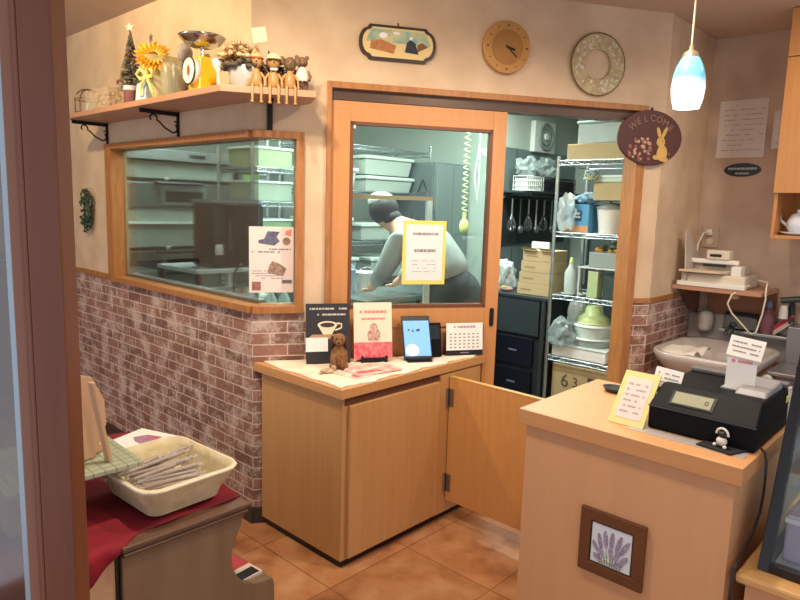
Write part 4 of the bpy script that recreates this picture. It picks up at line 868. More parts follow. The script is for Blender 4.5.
# ---------------------------------------------------------------- display case at right
t = thing('display_plinth', 'light wood plinth ledge under the glass display case', 'plinth', (1.80, .428, 0))
link('ledge_board', B(0, .9, -1.6, 0, .532, .56), mat('ledge_oak', '#d2a368', .35, var=.08, scale=5, stretch=(8, .6, 8)), t, bev=.008)
link('base', B(.03, .88, -1.58, -.02, 0, .532), OAKR, t)
t = thing('display_case', 'glass display case with a slanted black frame on the plinth', 'display case', (1.86, .392, .5605))
sl = .36
def slant(x, z): return x+sl*z
q = MB()
for y0, y1 in ((-.028, .0), (-1.45, -1.42)):
    q.add([(0, y0, 0), (.03, y0, 0), (.03, y1, 0), (0, y1, 0), (slant(0, .75), y0, .75), (slant(.03, .75), y0, .75), (slant(.03, .75), y1, .75), (slant(0, .75), y1, .75)], [(0,3,2,1),(4,5,6,7),(0,1,5,4),(1,2,6,5),(2,3,7,6),(3,0,4,7)])
q.box(0, .028, -1.42, -.028, 0, .025).box(slant(0, .75), slant(.03, .75), -1.42, -.028, .735, .76).box(.75, .78, -.028, 0, 0, .76).box(.28, .78, -.028, 0, .735, .76).box(.03, .78, -.028, 0, 0, .02)
link('frame', q, mat('case_black', '#14161d', .3), t, bev=.002)
link('front_glass', MB().add([(.010, -1.42, .025), (.010, -.028, .025), (slant(.010, .735), -.028, .735), (slant(.010, .735), -1.42, .735), (.014, -1.42, .025), (.014, -.028, .025), (slant(.014, .735), -.028, .735), (slant(.014, .735), -1.42, .735)], [(0,1,2,3),(4,7,6,5),(0,4,5,1),(2,6,7,3),(0,3,7,4),(1,5,6,2)]), CASEGLASS, t)
link('side_glass', MB().slab([(.035, .02), (.75, .02), (.75, .735), (.295, .735)], -.016, -.012), CASEGLASS, t)
link('case_floor', B(.03, .78, -1.42, -.03, 0, .012), mat('case_floor', '#aeb9bd', .4), t)
link('glass_shelf', B(.13, .74, -1.40, -.035, .20, .208), film('shelf_glass', '#9fb4bd', .5), t)
link('case_fill_tube', MB().tube([(.33, -.06, .72), (.33, -1.4, .72)], .012, 8), mat('fill_tube_white', '#ffffff', .5, emit='#eaf6ff', estr=3), t)  # glowing tube added to light the inside of the case
for lb, x, y, z, w_, d_, h_, c_ in (('lilac box low in the display case', 1.935, .352, .574, .16, .16, .13, '#c3b2cc'), ('blue packet behind the lilac box in the case', 2.03, .350, .7695, .14, .07, .08, '#4f90c4'), ('grey green tray on the upper glass of the case', 2.02, .27, .7695, .16, .16, .05, '#8fa5a0')):
    t = thing('pastry_box', lb, 'box', (x, y, z), 0, 'boxes in the display case')
    link('box', B(0, w_, -d_, 0, 0, h_), mat('pb'+c_, c_, .5, var=.15, scale=15), t, bev=.006)
    link('lid_edge', B(-.002, w_+.002, -d_-.002, .002, h_-.02, h_-.008), mat('pe'+c_, '#dfe2e6', .5), t)

# ---------------------------------------------------------------- bench with basket at lower left
t = thing('display_bench', 'grey-brown wooden bench unit with a scooped end panel and low shelf', 'bench', (.74, 1.76, 0))
pr = [(0, 0), (.535, 0), (.535, .155), (.527, .184), (.49, .188), (.45, .196), (.41, .215), (.382, .25), (.365, .29), (.362, .33), (.37, .37), (.385, .40), (.40, .43), (.412, .468), (0, .468)]
link('end_panel', MB().slab(pr, .0, .026), GREYW, t, bev=.003)
link('end_panel', MB().slab(pr, .80, .826), GREYW, t, bev=.003)
link('top_board', B(-.002, .425, -.012, .84, .488, .503), mat('top_brown', '#6f5140', .4, var=.15, scale=5, stretch=(8, .6, 8)), t, bev=.004)
link('moulding', MB().box(0, .415, -.008, .03, .468, .488).box(-.0, .418, -.016, -.008, .472, .482), mat('moulding_brown', '#5c4030', .35), t, bev=.003)
link('low_shelf', B(.02, .525, .026, .80, .16, .181), GREYW, t)
link('back_board', B(.004, .02, .026, .80, 0, .468), GREYW, t)
t = thing('magazine', 'red and white magazine lying on the low shelf of the bench', 'magazine', (1.15, 1.80, .1815), .1)
link('cover', B(-.08, .11, .0, .26, 0, .012), mat('mag_white', '#d9cbc0', .5), t); link('red_cover_band', B(-.08, .11, .075, .26, .012, .0128), mat('mag_red', '#b8434a', .5), t); link('black_print', MB().box(.0, .10, .005, .05, .012, .0128), BLACK, t)
t = thing('storage_box', 'pale wooden cabinet left of the bench, half covered by the red cloth', 'cabinet', (.28, 1.775, 0))
link('body', B(0, .445, 0, .80, 0, .49), PALEW, t, bev=.003)
link('side_gap_strip', B(.4455, .455, .0, .78, 0, .485), BLACK, t)
# red cloth: sheet with droop in front of the storage box
def sheet(name, fn, nu, nv, mt, th=.004):
    q = MB(); vs = [fn(i/(nu-1), j/(nv-1)) for i in range(nu) for j in range(nv)]; fs = [(i*nv+j, (i+1)*nv+j, (i+1)*nv+j+1, i*nv+j+1) for i in range(nu-1) for j in range(nv-1)]
    q.add(vs, fs, smooth=True); o = link(name, q, mt); s_ = o.modifiers.new('s', 'SOLIDIFY'); s_.thickness = th; s_.offset = 1; return o
def rc(u, v):
    x = .26+.91*u
    L_ = .34*max(0, min(1, (.76-x)/.45)); k_ = max(0, min(1, (x-.74)/.10)); front = .892-k_*k_*(3-2*k_)*(.042-.008*math.sin(x*30))
    tot = front+L_; d_ = v*tot
    if d_ <= front: return (x, 2.655-d_+(.015*math.sin(u*9) if v < .02 else 0), .5085+.003*math.sin(x*31+d_*13)+.002*math.sin(d_*37))
    e_ = d_-front; return (x+.10*e_, 1.762-.004-.006*math.sin(x*70+e_*9), .508-e_)
M_red = mat('red_cloth', '#8e0f24', .8, var=.3, scale=9, h2='#700a1c')
o = sheet('red_cloth', rc, 60, 50, M_red); tag(o, 'crimson cloth draped over the bench top and pale cabinet', 'cloth')
# basket lined with cream fabric
t = thing('bread_basket', 'cream cloth-lined rectangular basket on the red cloth', 'basket', (.985, 1.985, .519), .05)
CL = mat('basket_cream', '#ddd0ab', .85, var=.1, scale=16, bump=1, h2='#cfc096')
def rrw(w_, d_, k, amp=0, ph=0):
    p = rr(w_, d_, 9, k); return [(x*(1+amp*math.sin(i*1.7+ph)), y*(1+amp*math.sin(i*2.3+ph))) for i, (x, y) in enumerate(p)]
lo = [(rrw(.25, .30, .04), 0), (rrw(.27, .325, .05, .012), .03), (rrw(.305, .36, .06, .024, 1), .06), (rrw(.330, .390, .06, .018, 2), .09), (rrw(.345, .405, .06, .010, 2), .106), (rrw(.325, .385, .055, .010, 2), .110), (rrw(.30, .36, .05), .085), (rrw(.25, .30, .04), .025)]
link('lined_basket', basin(lo), CL, t)
link('gathered_rim', MB().tube([(x, y, .103) for x, y in rrw(.342, .402, .06, .008, 4)], .006, 6, closed=True), mat('rim_white', '#e4dcc4', .85), t)
q = MB()
for k in range(20):
    a = -.75+.045*k; yy = -.10+k*.009
    t2 = thing('candy_stick', 'clear-wrapped brown snack stick heaped in the lined basket', 'snack', (.985, 1.985, .519), .05, 'wrapped snack sticks in the basket')
    T_ = Matrix.Translation((-.02+.004*k*math.cos(k), -.095+k*.0085, .062+.010*math.sin(k*1.3)+.0018*k)) @ Matrix.Rotation(-.55+.05*k*.6+.12*math.sin(k*2.1), 4, 'Z') @ Matrix.Rotation(-.12, 4, 'Y')
    link('stick', MB().tube([(-.085, 0, 0), (.085, 0, 0)], .0065, 8, T=T_), mat('stick_brown', '#a58a72', .5, var=.2, scale=40), t2)
    link('wrapper', MB().tube([(-.105, 0, 0), (-.092, 0, 0), (-.08, 0, 0), (.08, 0, 0), (.092, 0, 0), (.105, 0, 0)], [.010, .003, .0085, .0085, .003, .010], 8, T=T_), film('wrapper', '#d8d0cc', .35), t2)
q = MB()
for k in range(70):
    c_ = Vector((R.uniform(-.09, .09), R.uniform(-.02, .13), .045+R.random()*.03)); a = R.random()*PI
    q.tube([c_, c_+Vector((.02*math.cos(a), .02*math.sin(a), R.uniform(-.008, .012))), c_+Vector((.035*math.cos(a+.5), .035*math.sin(a+.5), 0))], .0015, 4)
o = link('shredded_paper', q, mat('shred', '#e3d19a', .8), T=Matrix.Translation((.985, 1.985, .519)) @ Matrix.Rotation(.05, 4, 'Z')); o['kind'] = 'stuff'; tag(o, 'cream shredded paper filling in the lined basket', 'paper filling')
# flyer
t = thing('flyer', 'white flyer with a red and purple picture behind the basket', 'flyer', (1.15, 2.50, .5175), .35)
link('paper', B(-.10, .10, -.10, .10, 0, .002), PAPER, t); link('picture', MB().prism([(-.05, -.06), (.06, -.05), (.05, .02), (.0, .05), (-.03, .01)], .002, .0026), mat('fly_pic', '#b0566c', .6, var=.5, scale=30, h2='#9a8fa8'), t)
# tray with checkered green paper
t = thing('display_tray', 'green checkered tray board jutting over the basket', 'tray', (.80, 2.10, .665), -.02)
Mg = bpy.data.materials.new('green_check'); Mg.use_nodes = True; nt = Mg.node_tree; b = nt.nodes['Principled BSDF']
tc = nt.nodes.new('ShaderNodeTexCoord'); br = nt.nodes.new('ShaderNodeTexBrick'); br.offset = 0; nt.links.new(tc.outputs['Object'], br.inputs['Vector'])
br.inputs['Scale'].default_value = 1; br.inputs['Brick Width'].default_value = .034; br.inputs['Row Height'].default_value = .034; br.inputs['Mortar Size'].default_value = .003; br.inputs['Mortar Smooth'].default_value = .4
br.inputs['Color1'].default_value = hexc('#a8ab90'); br.inputs['Color2'].default_value = hexc('#a9ac92'); br.inputs['Mortar'].default_value = hexc('#7b8a6c'); nt.links.new(br.outputs[0], b.inputs['Base Color']); b.inputs['Roughness'].default_value = .45
link('board', MB().prism([(-.30, -.19), (.085, -.19), (.09, .20), (-.30, .20)], .0, .016), Mg, t, bev=.003)
link('riser', B(-.28, -.10, -.12, .15, -.140, 0), PALEW, t)
t = thing('display_easel', 'pale wooden leaning easel on the checkered tray', 'easel', (.77, 2.06, .6815), .2)
TE = tilt(0, 0, .004, 'Y', -.28)
link('leg', MB().box(-.006, .006, -.012, .012, 0, .27, T=Matrix.Translation((.012, -.09, .0)) @ Matrix.Rotation(-.18, 4, 'Y')), PALEW, t, bev=.002)
link('panel', MB().slab([(-.07, 0), (-.0, 0), (.045, .10), (.04, .18), (.0, .26), (-.05, .28), (-.07, .26)], -.006, .006, T=Matrix.Translation((.0, -.03, .004))), PALEW, t, bev=.002)
link('foot_block', B(-.01, .06, .0, .055, 0, .026), mat('block_wood', '#c99c6c', .5), t, bev=.003)
t = thing('blue_plate', 'upright plate edge with a pale blue rim behind the easel', 'plate', (.80, 2.24, .6815), .3)
link('plate', MB().slab(circle(.075, 30, 0, .076, .8), 0, .008, smooth=True), mat('plate_dark', '#3a4452', .3), t); link('rim', MB().tube([(.06*math.cos(a*PI/16), .0, .076+.075*math.sin(a*PI/16)) for a in range(32)], .005, 6, closed=True), mat('rim_blue', '#9cc4dc', .3), t)

# ---------------------------------------------------------------- entrance door leaf at left edge
t = thing('entrance_door', 'dark brown wooden entrance door leaf with a glass pane at the left edge', 'door', (.2945, .8215, 0), math.radians(43.05-90+6))
q = MB().box(-.036, 0, -.022, .022, 0, 2.3).box(-.046, -.036, -.020, .02, 0, 2.3)
link('stile', MB().box(-.037, 0, -.022, .022, .0, 2.4), DARKW, t, bev=.002)
link('moulding', MB().box(-.046, -.037, -.018, .018, 0, 2.4).tube([(-.040, -.018, 0), (-.040, -.018, 2.4)], .003, 8), mat('mould_brown', '#7c4632', .4), t)
link('glazing_bar', MB().box(-.060, -.046, -.014, .014, 0, 2.4), mat('mould_light', '#8a5c47', .45), t, bev=.002)
link('metal_strip', MB().box(-.067, -.060, -.010, .010, 0, 2.4), mat('strip_blue_grey', '#9fb0bb', .3, .5), t)
link('pane', MB().box(-.80, -.067, -.003, .003, .0, 2.4), DGLASS, t)
t = thing('reflection_board', 'brown board added behind the entrance glass to imitate its reflection', 'board', (1.25, 5.4, 0))  # added board, imitates the brown reflection in the lower entrance glass
link('panel', B(-.9, .38, 0, .03, 0, .95), mat('board_brown', '#7d5a42', .5, var=.15, scale=5, stretch=(6, 6, .5)), t)
link('rail', B(-.9, .38, -.02, 0, .93, .97), DARKW, t)

from mathutils import noise as NZ
def crumple(c, rad, seed, amp=.35, sub=3):
    bm = bmesh.new(); bmesh.ops.create_icosphere(bm, subdivisions=sub, radius=1)
    q = MB(); vs = []
    for v in bm.verts:
        d = NZ.noise(v.co*1.7+Vector((seed*3.1, seed, 0)))*amp+abs(NZ.noise(v.co*4.5+Vector((0, seed, seed))))*amp*.9
        p = v.co*(1+d-.15); vs.append((c[0]+p.x*rad[0], c[1]+p.y*rad[1], c[2]+max(p.z, -.98)*rad[2]))
    q.add(vs, [tuple(v.index for v in f_.verts) for f_ in bm.faces]); bm.free(); return q
# ---------------------------------------------------------------- kitchen: oven wall
t = thing('deck_oven', 'large stainless two-deck baking oven seen through the corner window', 'oven', (1.90, 4.40, 0))
link('body', B(-.02, .93, .02, .85, .10, 1.76), OVENW, t, bev=.004)
link('hood', MB().box(-.03, 1.35, -.06, .85, 1.765, 1.84), STEEL, t, bev=.004)
link('hood_vent', B(.50, .62, -.065, -.06, 1.79, 1.815), BLACK, t)
for z0 in (1.15, 1.63):
    link('door', B(.0, .86, -.004, .02, z0-.02-.17, z0-.02), mat('oven_door', '#6e7b78', .3, .6), t, bev=.003)
    link('door_seam', B(-.02, .90, -.010, .0, z0-.012, z0+.012), BLACK, t)
    link('handle', MB().tube([(.25, -.05, z0-.02), (.60, -.05, z0-.02)], .014, 10).tube([(.27, -.05, z0-.02), (.27, 0, z0-.02)], .008, 6).tube([(.58, -.05, z0-.02), (.58, 0, z0-.02)], .008, 6), STEELD, t)
    link('handle_knob', MB().ell((.32, -.06, z0+.008), .014, 10), WHITE, t)
    w_ = link('window', B(.30, .66, -.012, -.004, z0-.175, z0-.05), STEEL, t, bev=.003); link('pane', B(.335, .625, -.0135, -.012, z0-.15, z0-.075), mat('oven_glass', '#23302f', .1), w_)
    link('bright_strip', B(.0, .86, -.012, .02, z0+.175, z0+.19), mat('white_strip', '#e4efe8', .4), t)
link('control_column', B(.905, .93, -.012, .02, 1.30, 1.76), BLACK, t)
t = thing('steel_cupboard', 'tall grey steel cabinet standing beside the deck oven', 'cabinet', (2.86, 4.45, 0))
link('body', B(0, .45, 0, .75, .05, 1.75), STEEL, t, bev=.004); link('panel_screen', B(.05, .20, -.004, 0, 1.62, 1.72), mat('screen_green', '#86b86a', .4, emit='#86c86a', estr=.3), t)
link('feet', MB().box(.02, .06, .02, .06, 0, .05).box(.39, .43, .02, .06, 0, .05).box(.02, .06, .69, .73, 0, .05).box(.39, .43, .69, .73, 0, .05), BLACK, t)
t = thing('floor_cabinet', 'low stainless cabinet to the left in front of the deck oven', 'cabinet', (1.80, 3.95, 0))
link('body', B(0, .20, 0, .38, 0, 1.04), STEEL, t, bev=.004)
# black convection oven on a white rack
t = thing('convection_oven', 'dark glossy countertop oven with a white label by the corner window', 'oven', (1.955, 3.30, 1.117))
link('body', B(.0, .34, 0, .22, .0, .37), mat('oven_black', '#17191f', .12), t, bev=.008)
link('top_panel', B(-.002, .342, -.002, .222, .370, .388), mat('oven_top', '#8f9aa0', .35, .5), t)
link('front_door', B(.075, .335, -.018, -.001, .015, .355), mat('oven_door_gloss', '#101218', .06), t, bev=.004)
link('control_strip', B(.005, .07, -.012, -.001, .02, .35), mat('oven_ctrl', '#26272e', .25), t)
link('label_sticker', B(.012, .06, -.014, -.012, .075, .135), PAPER, t)
link('handle', MB().tube([(.09, -.04, .28), (.09, -.04, .10)], .008, 8), STEELD, t)
WR = mat('white_rail', '#cdd6d4', .4)
t = thing('side_rack', 'white-railed rack table under the dark countertop oven', 'rack', (1.84, 3.27, 0))
for x_ in (.015, .485):
    for y_ in (.015, .455): link('post', B(x_-.012, x_+.012, y_-.012, y_+.012, 0, 1.10), mat('rack_post', '#5d3038', .5) if x_ < .1 else WR, t)
for z_ in (1.10, .93, .5): link('shelf', B(0, .50, 0, .47, z_-.012, z_+.012), WR, t, bev=.003)
q = MB().tube([(2.12, 3.26, 1.14), (2.05, 3.22, 1.10), (2.03, 3.20, .98), (2.03, 3.20, .6), (2.04, 3.2, .006)], .007, 6); tag(link('oven_cable', q, BLACK), 'black cable hanging in front of the rack below the dark oven', 'cable')
for lb, x_, c_ in (('green and white packet on the rack under the oven', 2.24, '#9cc07a'), ('red packet on the rack under the oven', 2.12, '#b2524a')):
    t = thing('food_packet', lb, 'packet', (x_, 3.36, .9425), .2); link('packet', MB().add([(-.07,-.05,0),(.07,-.05,0),(.07,.05,0),(-.07,.05,0),(-.06,-.03,.04),(.06,-.03,.045),(.06,.03,.045),(-.06,.03,.04)], [(0,3,2,1),(4,5,6,7),(0,1,5,4),(1,2,6,5),(2,3,7,6),(3,0,4,7)]), mat('pk'+c_, c_, .5, var=.3, scale=20, h2='#e2e6df'), t, bev=.01); link('seal_edge', B(-.075, .075, -.053, -.049, 0, .01), WHITE, t)

def wire_rack(name, label, loc, rz, w_, d_, zs, top, rails=True):
    t = thing(name, label, 'rack', loc, rz)
    for x_ in (0, w_):
        for y_ in (0, d_): link('post', MB().tube([(x_, y_, 0), (x_, y_, top)], .0125, 8), WIRE, t)
    for z_ in zs:
        q = MB()
        for dz in (0, -.028):
            q.tube([(0, 0, z_+dz), (w_, 0, z_+dz)], .004, 6).tube([(0, d_, z_+dz), (w_, d_, z_+dz)], .004, 6).tube([(0, 0, z_+dz), (0, d_, z_+dz)], .004, 6).tube([(w_, 0, z_+dz), (w_, d_, z_+dz)], .004, 6)
        n_ = int(w_/.03)
        q.tube([(w_*i/n_, 0, z_-(.028 if i % 2 else 0)) for i in range(n_+1)], .0028, 5)
        for i in range(1, int(w_/.045)): x_ = w_*i/int(w_/.045); q.tube([(x_, 0, z_), (x_, d_, z_)], .0022, 4)
        for i in range(1, 3): y_ = d_*i/3; q.tube([(0, y_, z_-.004), (w_, y_, z_-.004)], .003, 4)
        link('wire_shelf', q, WIRE, t)
    return t
def carton(label, x, y, z, w_, d_, h_, rz, m_=None, tape=True, cat='box', name='cardboard_box', group=None):
    t = thing(name, label, cat, (x, y, z), rz, group); link('box', B(0, w_, 0, d_, 0, h_), m_ or CARD, t, bev=.003)
    if tape: link('tape', B(w_*.44, w_*.56, -.001, d_, h_-.001, h_+.001), mat('tape', '#a3895c', .4), t)
    return t
# rack seen through the doorway: frame rz=-90 => local x runs towards -y, local y towards +x
RX, RY = 3.95, 2.27
wire_rack('wire_rack', 'tall chrome wire rack standing in the kitchen beyond the open doorway', (RX, RY, 0), LZ, .86, .42, [.50, .93, 1.355, 1.83], 1.86)
def onr(s, d_, z): return (RX+d_, RY-s, z)
carton('wide brown cardboard box lying on top of the doorway rack', *onr(.03, .05, 1.836), .42, .30, .105, LZ)
t = thing('clear_bin', 'clear plastic bin stacked on the cardboard box at the rack top', 'bin', onr(.09, .07, 1.944), LZ)
link('bin', B(0, .36, 0, .26, 0, .13), film('bin_clear', '#b9c8c4', .7), t, bev=.008); link('lid', B(-.01, .37, -.01, .27, .13, .145), mat('bin_lid', '#9fb0ae', .4), t, bev=.004)
# upper shelf 1.355
t = carton('blue printed carton on the second shelf of the doorway rack', *onr(.06, .03, 1.3555), .17, .14, .19, LZ, mat('blue_carton', '#4e8fb4', .6), False)
link('label_panel', B(.05, .12, -.002, 0, .08, .15), mat('navy_label', '#274a68', .6), t); link('orange_strip', B(0, .17, -.002, 0, .0, .05), mat('orange_strip', '#c08a5a', .6), t)
link('marks', MB().box(.06, .11, -.003, -.002, .10, .112).box(.065, .105, -.003, -.002, .12, .14), mat('pale_mark', '#c8d6dc', .6), t)
t = thing('white_bucket', 'white plastic bucket with dark contents on the second rack shelf', 'bucket', onr(.335, .13, 1.3555)); link('bucket', MB().lathe([(.07, 0), (.09, .16), (.093, .165), (.086, .163), (.066, .01), (.001, .008)], 24), WHITE, t); link('lid', MB().lathe([(.094, .162), (.094, .175), (.05, .20), (.001, .205)], 24), mat('grey_lid', '#6e7470', .4), t)
t = thing('blue_bag', 'crumpled blue bag at the right end of the second shelf', 'bag', onr(.52, .12, 1.3555)); link('bag', crumple((0, 0, .07), (.06, .07, .07), 8), mat('bag_blue', '#2c5fa8', .4, var=.4, scale=20, bump=.8), t)
t = carton('brown carton raised above the bucket on the rack', *onr(.24, .05, 1.575), .42, .26, .115, LZ, CARD)
link('support_leg', MB().box(.0, .012, .23, .26, -.218, 0).box(.40, .42, .23, .26, -.218, 0), WIRE, t)
t = carton('pale green tray stacked on the brown carton of the rack', *onr(.24, .05, 1.692), .40, .24, .04, LZ, mat('tray_green', '#b5c9b6', .5), False, 'tray', 'plastic_tray')
link('rim', B(-.006, .406, -.006, .246, .03, .044), mat('tray_rim', '#cfdcd0', .5), t)
t = thing('plastic_bag', 'white plastic bag hanging over the left end of the upper rack', 'bag', onr(.10, .03, 1.365)); 
BAGM = film('bag_white', '#c5d0cc', .5)
link('bag', crumple((-.02, .02, .11), (.035, .075, .12), 3, .5), BAGM, t)
link('knot', crumple((-.01, .01, .235), (.012, .02, .02), 5), WHITE, t)
t = thing('ribbon_roll', 'coloured ribbon bundle lying at the top of the rack', 'ribbon', onr(.22, .03, 1.692)); q = MB()
for k in range(8): q.tube([(.02*math.cos(a)+.0, .035*math.sin(a)-.02+.004*k, .045+.03*math.cos(a+k)) for a in [i*PI/5 for i in range(10)]], .005, 5, closed=True)
link('ribbons', q, mat('ribbon_mix', '#5a7fb0', .5, var=.8, scale=30, h2='#c8c06a'), t)
# middle shelf: .93 with white stand
t = thing('wire_stand', 'white wire step shelf on the middle shelf of the rack', 'stand', onr(.17, .04, .9305), LZ)
link('top', MB().box(0, .46, 0, .28, .195, .203), WR, t); 
for x_ in (.01, .45): link('leg', MB().tube([(x_, .01, 0), (x_, .01, .195)], .006, 6).tube([(x_, .27, 0), (x_, .27, .195)], .006, 6).tube([(x_, .01, .006), (x_, .27, .006)], .005, 6), WR, t)
t = thing('grey_bin', 'grey bin with yellow contents on the white step shelf', 'bin', onr(.23, .07, 1.134), LZ); link('bin', B(0, .26, 0, .20, 0, .10), mat('bin_grey', '#8b9490', .5), t, bev=.006)
q = MB()
for k in range(22): q.ell((R.uniform(.02, .24), R.uniform(.02, .18), .10+R.uniform(0, .02)), R.uniform(.012, .022), 8)
link('yellow_contents', q, mat('yellow_stuff', '#c99a3a', .6, var=.4, scale=30), t)
t = thing('green_carton', 'pale green carton standing beneath the white step shelf', 'carton', onr(.24, .06, .9305), LZ); link('box', B(0, .07, 0, .08, 0, .17), mat('gc', '#a9bd8a', .6), t); link('cap', B(.0, .07, 0, .08, .17, .178), WHITE, t)
t = thing('dark_tin', 'dark square tin beneath the white step shelf', 'tin', onr(.35, .06, .9305), LZ); link('tin', B(0, .10, 0, .10, 0, .15), mat('tin_dark', '#3b4644', .4), t, bev=.004); link('lid', B(-.002, .102, -.002, .102, .15, .165), STEELD, t)
t = thing('spray_bottle', 'white squeeze bottle at the left of the middle rack shelf', 'bottle', onr(.08, .12, .9305)); link('bottle', MB().lathe([(.04, 0), (.042, .15), (.02, .19), (.014, .21)], 18), film('bottle_milk', '#c9d8d2', .85), t); link('cap', MB().lathe([(.016, .21), (.010, .25), (.001, .255)], 12), mat('cap_green', '#b5d08a', .4), t)
# bottom shelf .50
t = thing('white_container', 'large flat white lidded container on the low rack shelf', 'container', onr(.02, .03, .5005), LZ); link('box', B(0, .40, 0, .34, 0, .075), WHITE, t, bev=.006); link('lid', B(-.005, .405, -.005, .345, .075, .088), mat('lid_w', '#d3dbd8', .4), t, bev=.003)
t = thing('white_container', 'upright white box at the right end of the low rack shelf', 'container', onr(.48, .06, .5005), LZ); link('box', B(0, .09, 0, .20, 0, .15), WHITE, t, bev=.004); link('lid', B(-.003, .093, -.003, .203, .15, .16), mat('lid_w', '#d3dbd8', .4), t)
FC = film('tub_frost', '#c3d2ca', .85)
for lb, z_, r_, h_, c_ in (('lowest stacked round tub on the white container', .5895, .135, .06, '#9aa8a2'), ('middle stacked round tub with milky sides', .6505, .125, .09, '#c3d2ca'), ('pale lime bowl upside down on top of the stacked tubs', .7415, .105, .12, '#b9c98a')):
    t = thing('round_tub', lb, 'tub', onr(.25, .17, z_), 0, 'stacked tubs on the low rack shelf')
    if c_ == '#b9c98a': link('bowl', MB().lathe([(r_, 0), (r_*.95, h_*.35), (r_*.6, h_*.55), (r_*.5, h_), (.001, h_)], 24), mat('lime_bowl', c_, .4), t); link('rim', MB().tube([(r_*math.cos(a*PI/12), r_*math.sin(a*PI/12), .005) for a in range(24)], .005, 5, closed=True), mat('lime_rim', '#cdd9a6', .4), t)
    else: link('tub', MB().lathe([(r_*.9, 0), (r_, h_*.8), (r_, h_*.85)], 24), mat('tb'+c_, c_, .35), t); link('lid', MB().lathe([(r_*1.04, h_*.82), (r_*1.04, h_*.97), (.001, h_*.99)], 24), mat('tl', '#d8e2dc', .35), t)
t = thing('plastic_bag', 'grey see-through plastic bag bulging at the left of the low rack shelf', 'bag', onr(.10, .03, .60)); link('bag', crumple((-.01, 0, .07), (.07, .085, .10), 12, .5), film('bag_grey', '#9fb0ae', .6), t)
t = thing('plastic_bag', 'tall pale plastic bag hanging above the stacked tubs', 'bag', onr(.13, .16, .68)); link('bag', crumple((0, 0, .11), (.055, .07, .12), 17, .5), BAGM, t); link('knot', MB().ell((0, 0, .245), .018, 8), WHITE, t)
# box on floor
t = carton('large cardboard box with a black panel under the doorway rack', *onr(.03, .04, .001), .72, .34, .445, LZ, CARD, False)
link('black_panel', B(.27, .46, -.002, 0, .26, .385), INKD, t)
q = MB(); text(q, '6', .13, .10, -.002, .33); text(q, '3', .10, .18, -.002, .33); link('printed_number', q, mat('box_print', '#5f5340', .7), t)
# counter with drawers left of the rack
t = thing('steel_counter', 'dark steel undercounter unit left of the wire rack', 'counter', (4.0, 2.98, 0), LZ)
link('top', B(-.02, .68, -.01, .60, .865, .89), STEELD, t, bev=.003)
link('body', B(0, .66, .02, .58, .06, .865), mat('unit_dark', '#2c3538', .4, .4), t, bev=.003)
link('fascia', B(.0, .60, .0, .02, .60, .865), mat('fascia_grey', '#3f4a4d', .35, .5), t, bev=.004)
for z_ in (.13, .37):
    d_ = link('drawer', B(.05, .56, .0, .02, z_, z_+.21), mat('drawer_black', '#12151f', .25), t, bev=.006); link('mark', B(.36, .43, -.001, 0, z_+.10, z_+.112), mat('mark_grey', '#6a7280', .4), d_)
link('leg', MB().tube([(.63, .01, 0), (.63, .01, .87)], .018, 10), STEELD, t)
link('floor_rail', B(0, .64, .0, .03, .06, .10), STEELD, t)
GBX = 'biscuit cartons piled on the steel counter'
for i, lb in enumerate(('lowest cardboard carton of the pile on the steel counter', 'second cardboard carton of the pile on the steel counter', 'third cardboard carton of the pile on the steel counter', 'topmost open cardboard carton of the pile on the steel counter')):
    t = carton(lb, 4.04+.006*i, 2.60-.008*i, .8915+.081*i, .27-.01*i, .22, .079, LZ+.03*(i % 2), CARD, False, group=GBX)
    link('print_strip', B(.03, .12, -.001, 0, .03, .042), CARDD, t)
    if i == 3: link('flap', MB().add([(0, 0, .079), (.12, 0, .079), (.10, -.05, .10), (.0, -.045, .095)], [(0, 1, 2, 3)]).add([(.14, 0, .079), (.24, 0, .079), (.24, -.045, .098), (.15, -.05, .10)], [(0, 1, 2, 3)]), mat('flap', '#d2bd84', .8), t)
t = thing('paper_sheaf', 'white paper sheaf standing in the top carton', 'paper', (4.16, 2.52, 1.215), LZ); link('sheaf', B(-.05, .09, 0, .02, 0, .055), PAPER, t); link('edge', B(-.05, .09, -.001, 0, .0, .01), INK, t)
for lb, y_, h_ in (('white plastic bag standing on the counter beside the carton pile', 2.78, .22), ('second plastic bag at the far end of the counter', 2.91, .26)):
    t = thing('plastic_bag', lb, 'bag', (4.15, y_, .8915)); link('bag', crumple((0, 0, h_*.5), (.08, .08, h_*.55), 20+h_*10, .5), BAGM, t); link('tie', MB().tube([(.03*math.cos(a*PI/6), .03*math.sin(a*PI/6), h_*.97) for a in range(12)], .004, 5, closed=True), WHITE, t)
t = thing('red_pouch', 'small reddish pouch on the counter edge', 'pouch', (4.05, 2.70, .8915)); link('pouch', MB().ell((0, 0, .02), (.035, .06, .02)), mat('pouch', '#8a6a5c', .5), t); link('clip', B(-.03, -.02, -.02, .02, .036, .044), YEL, t)
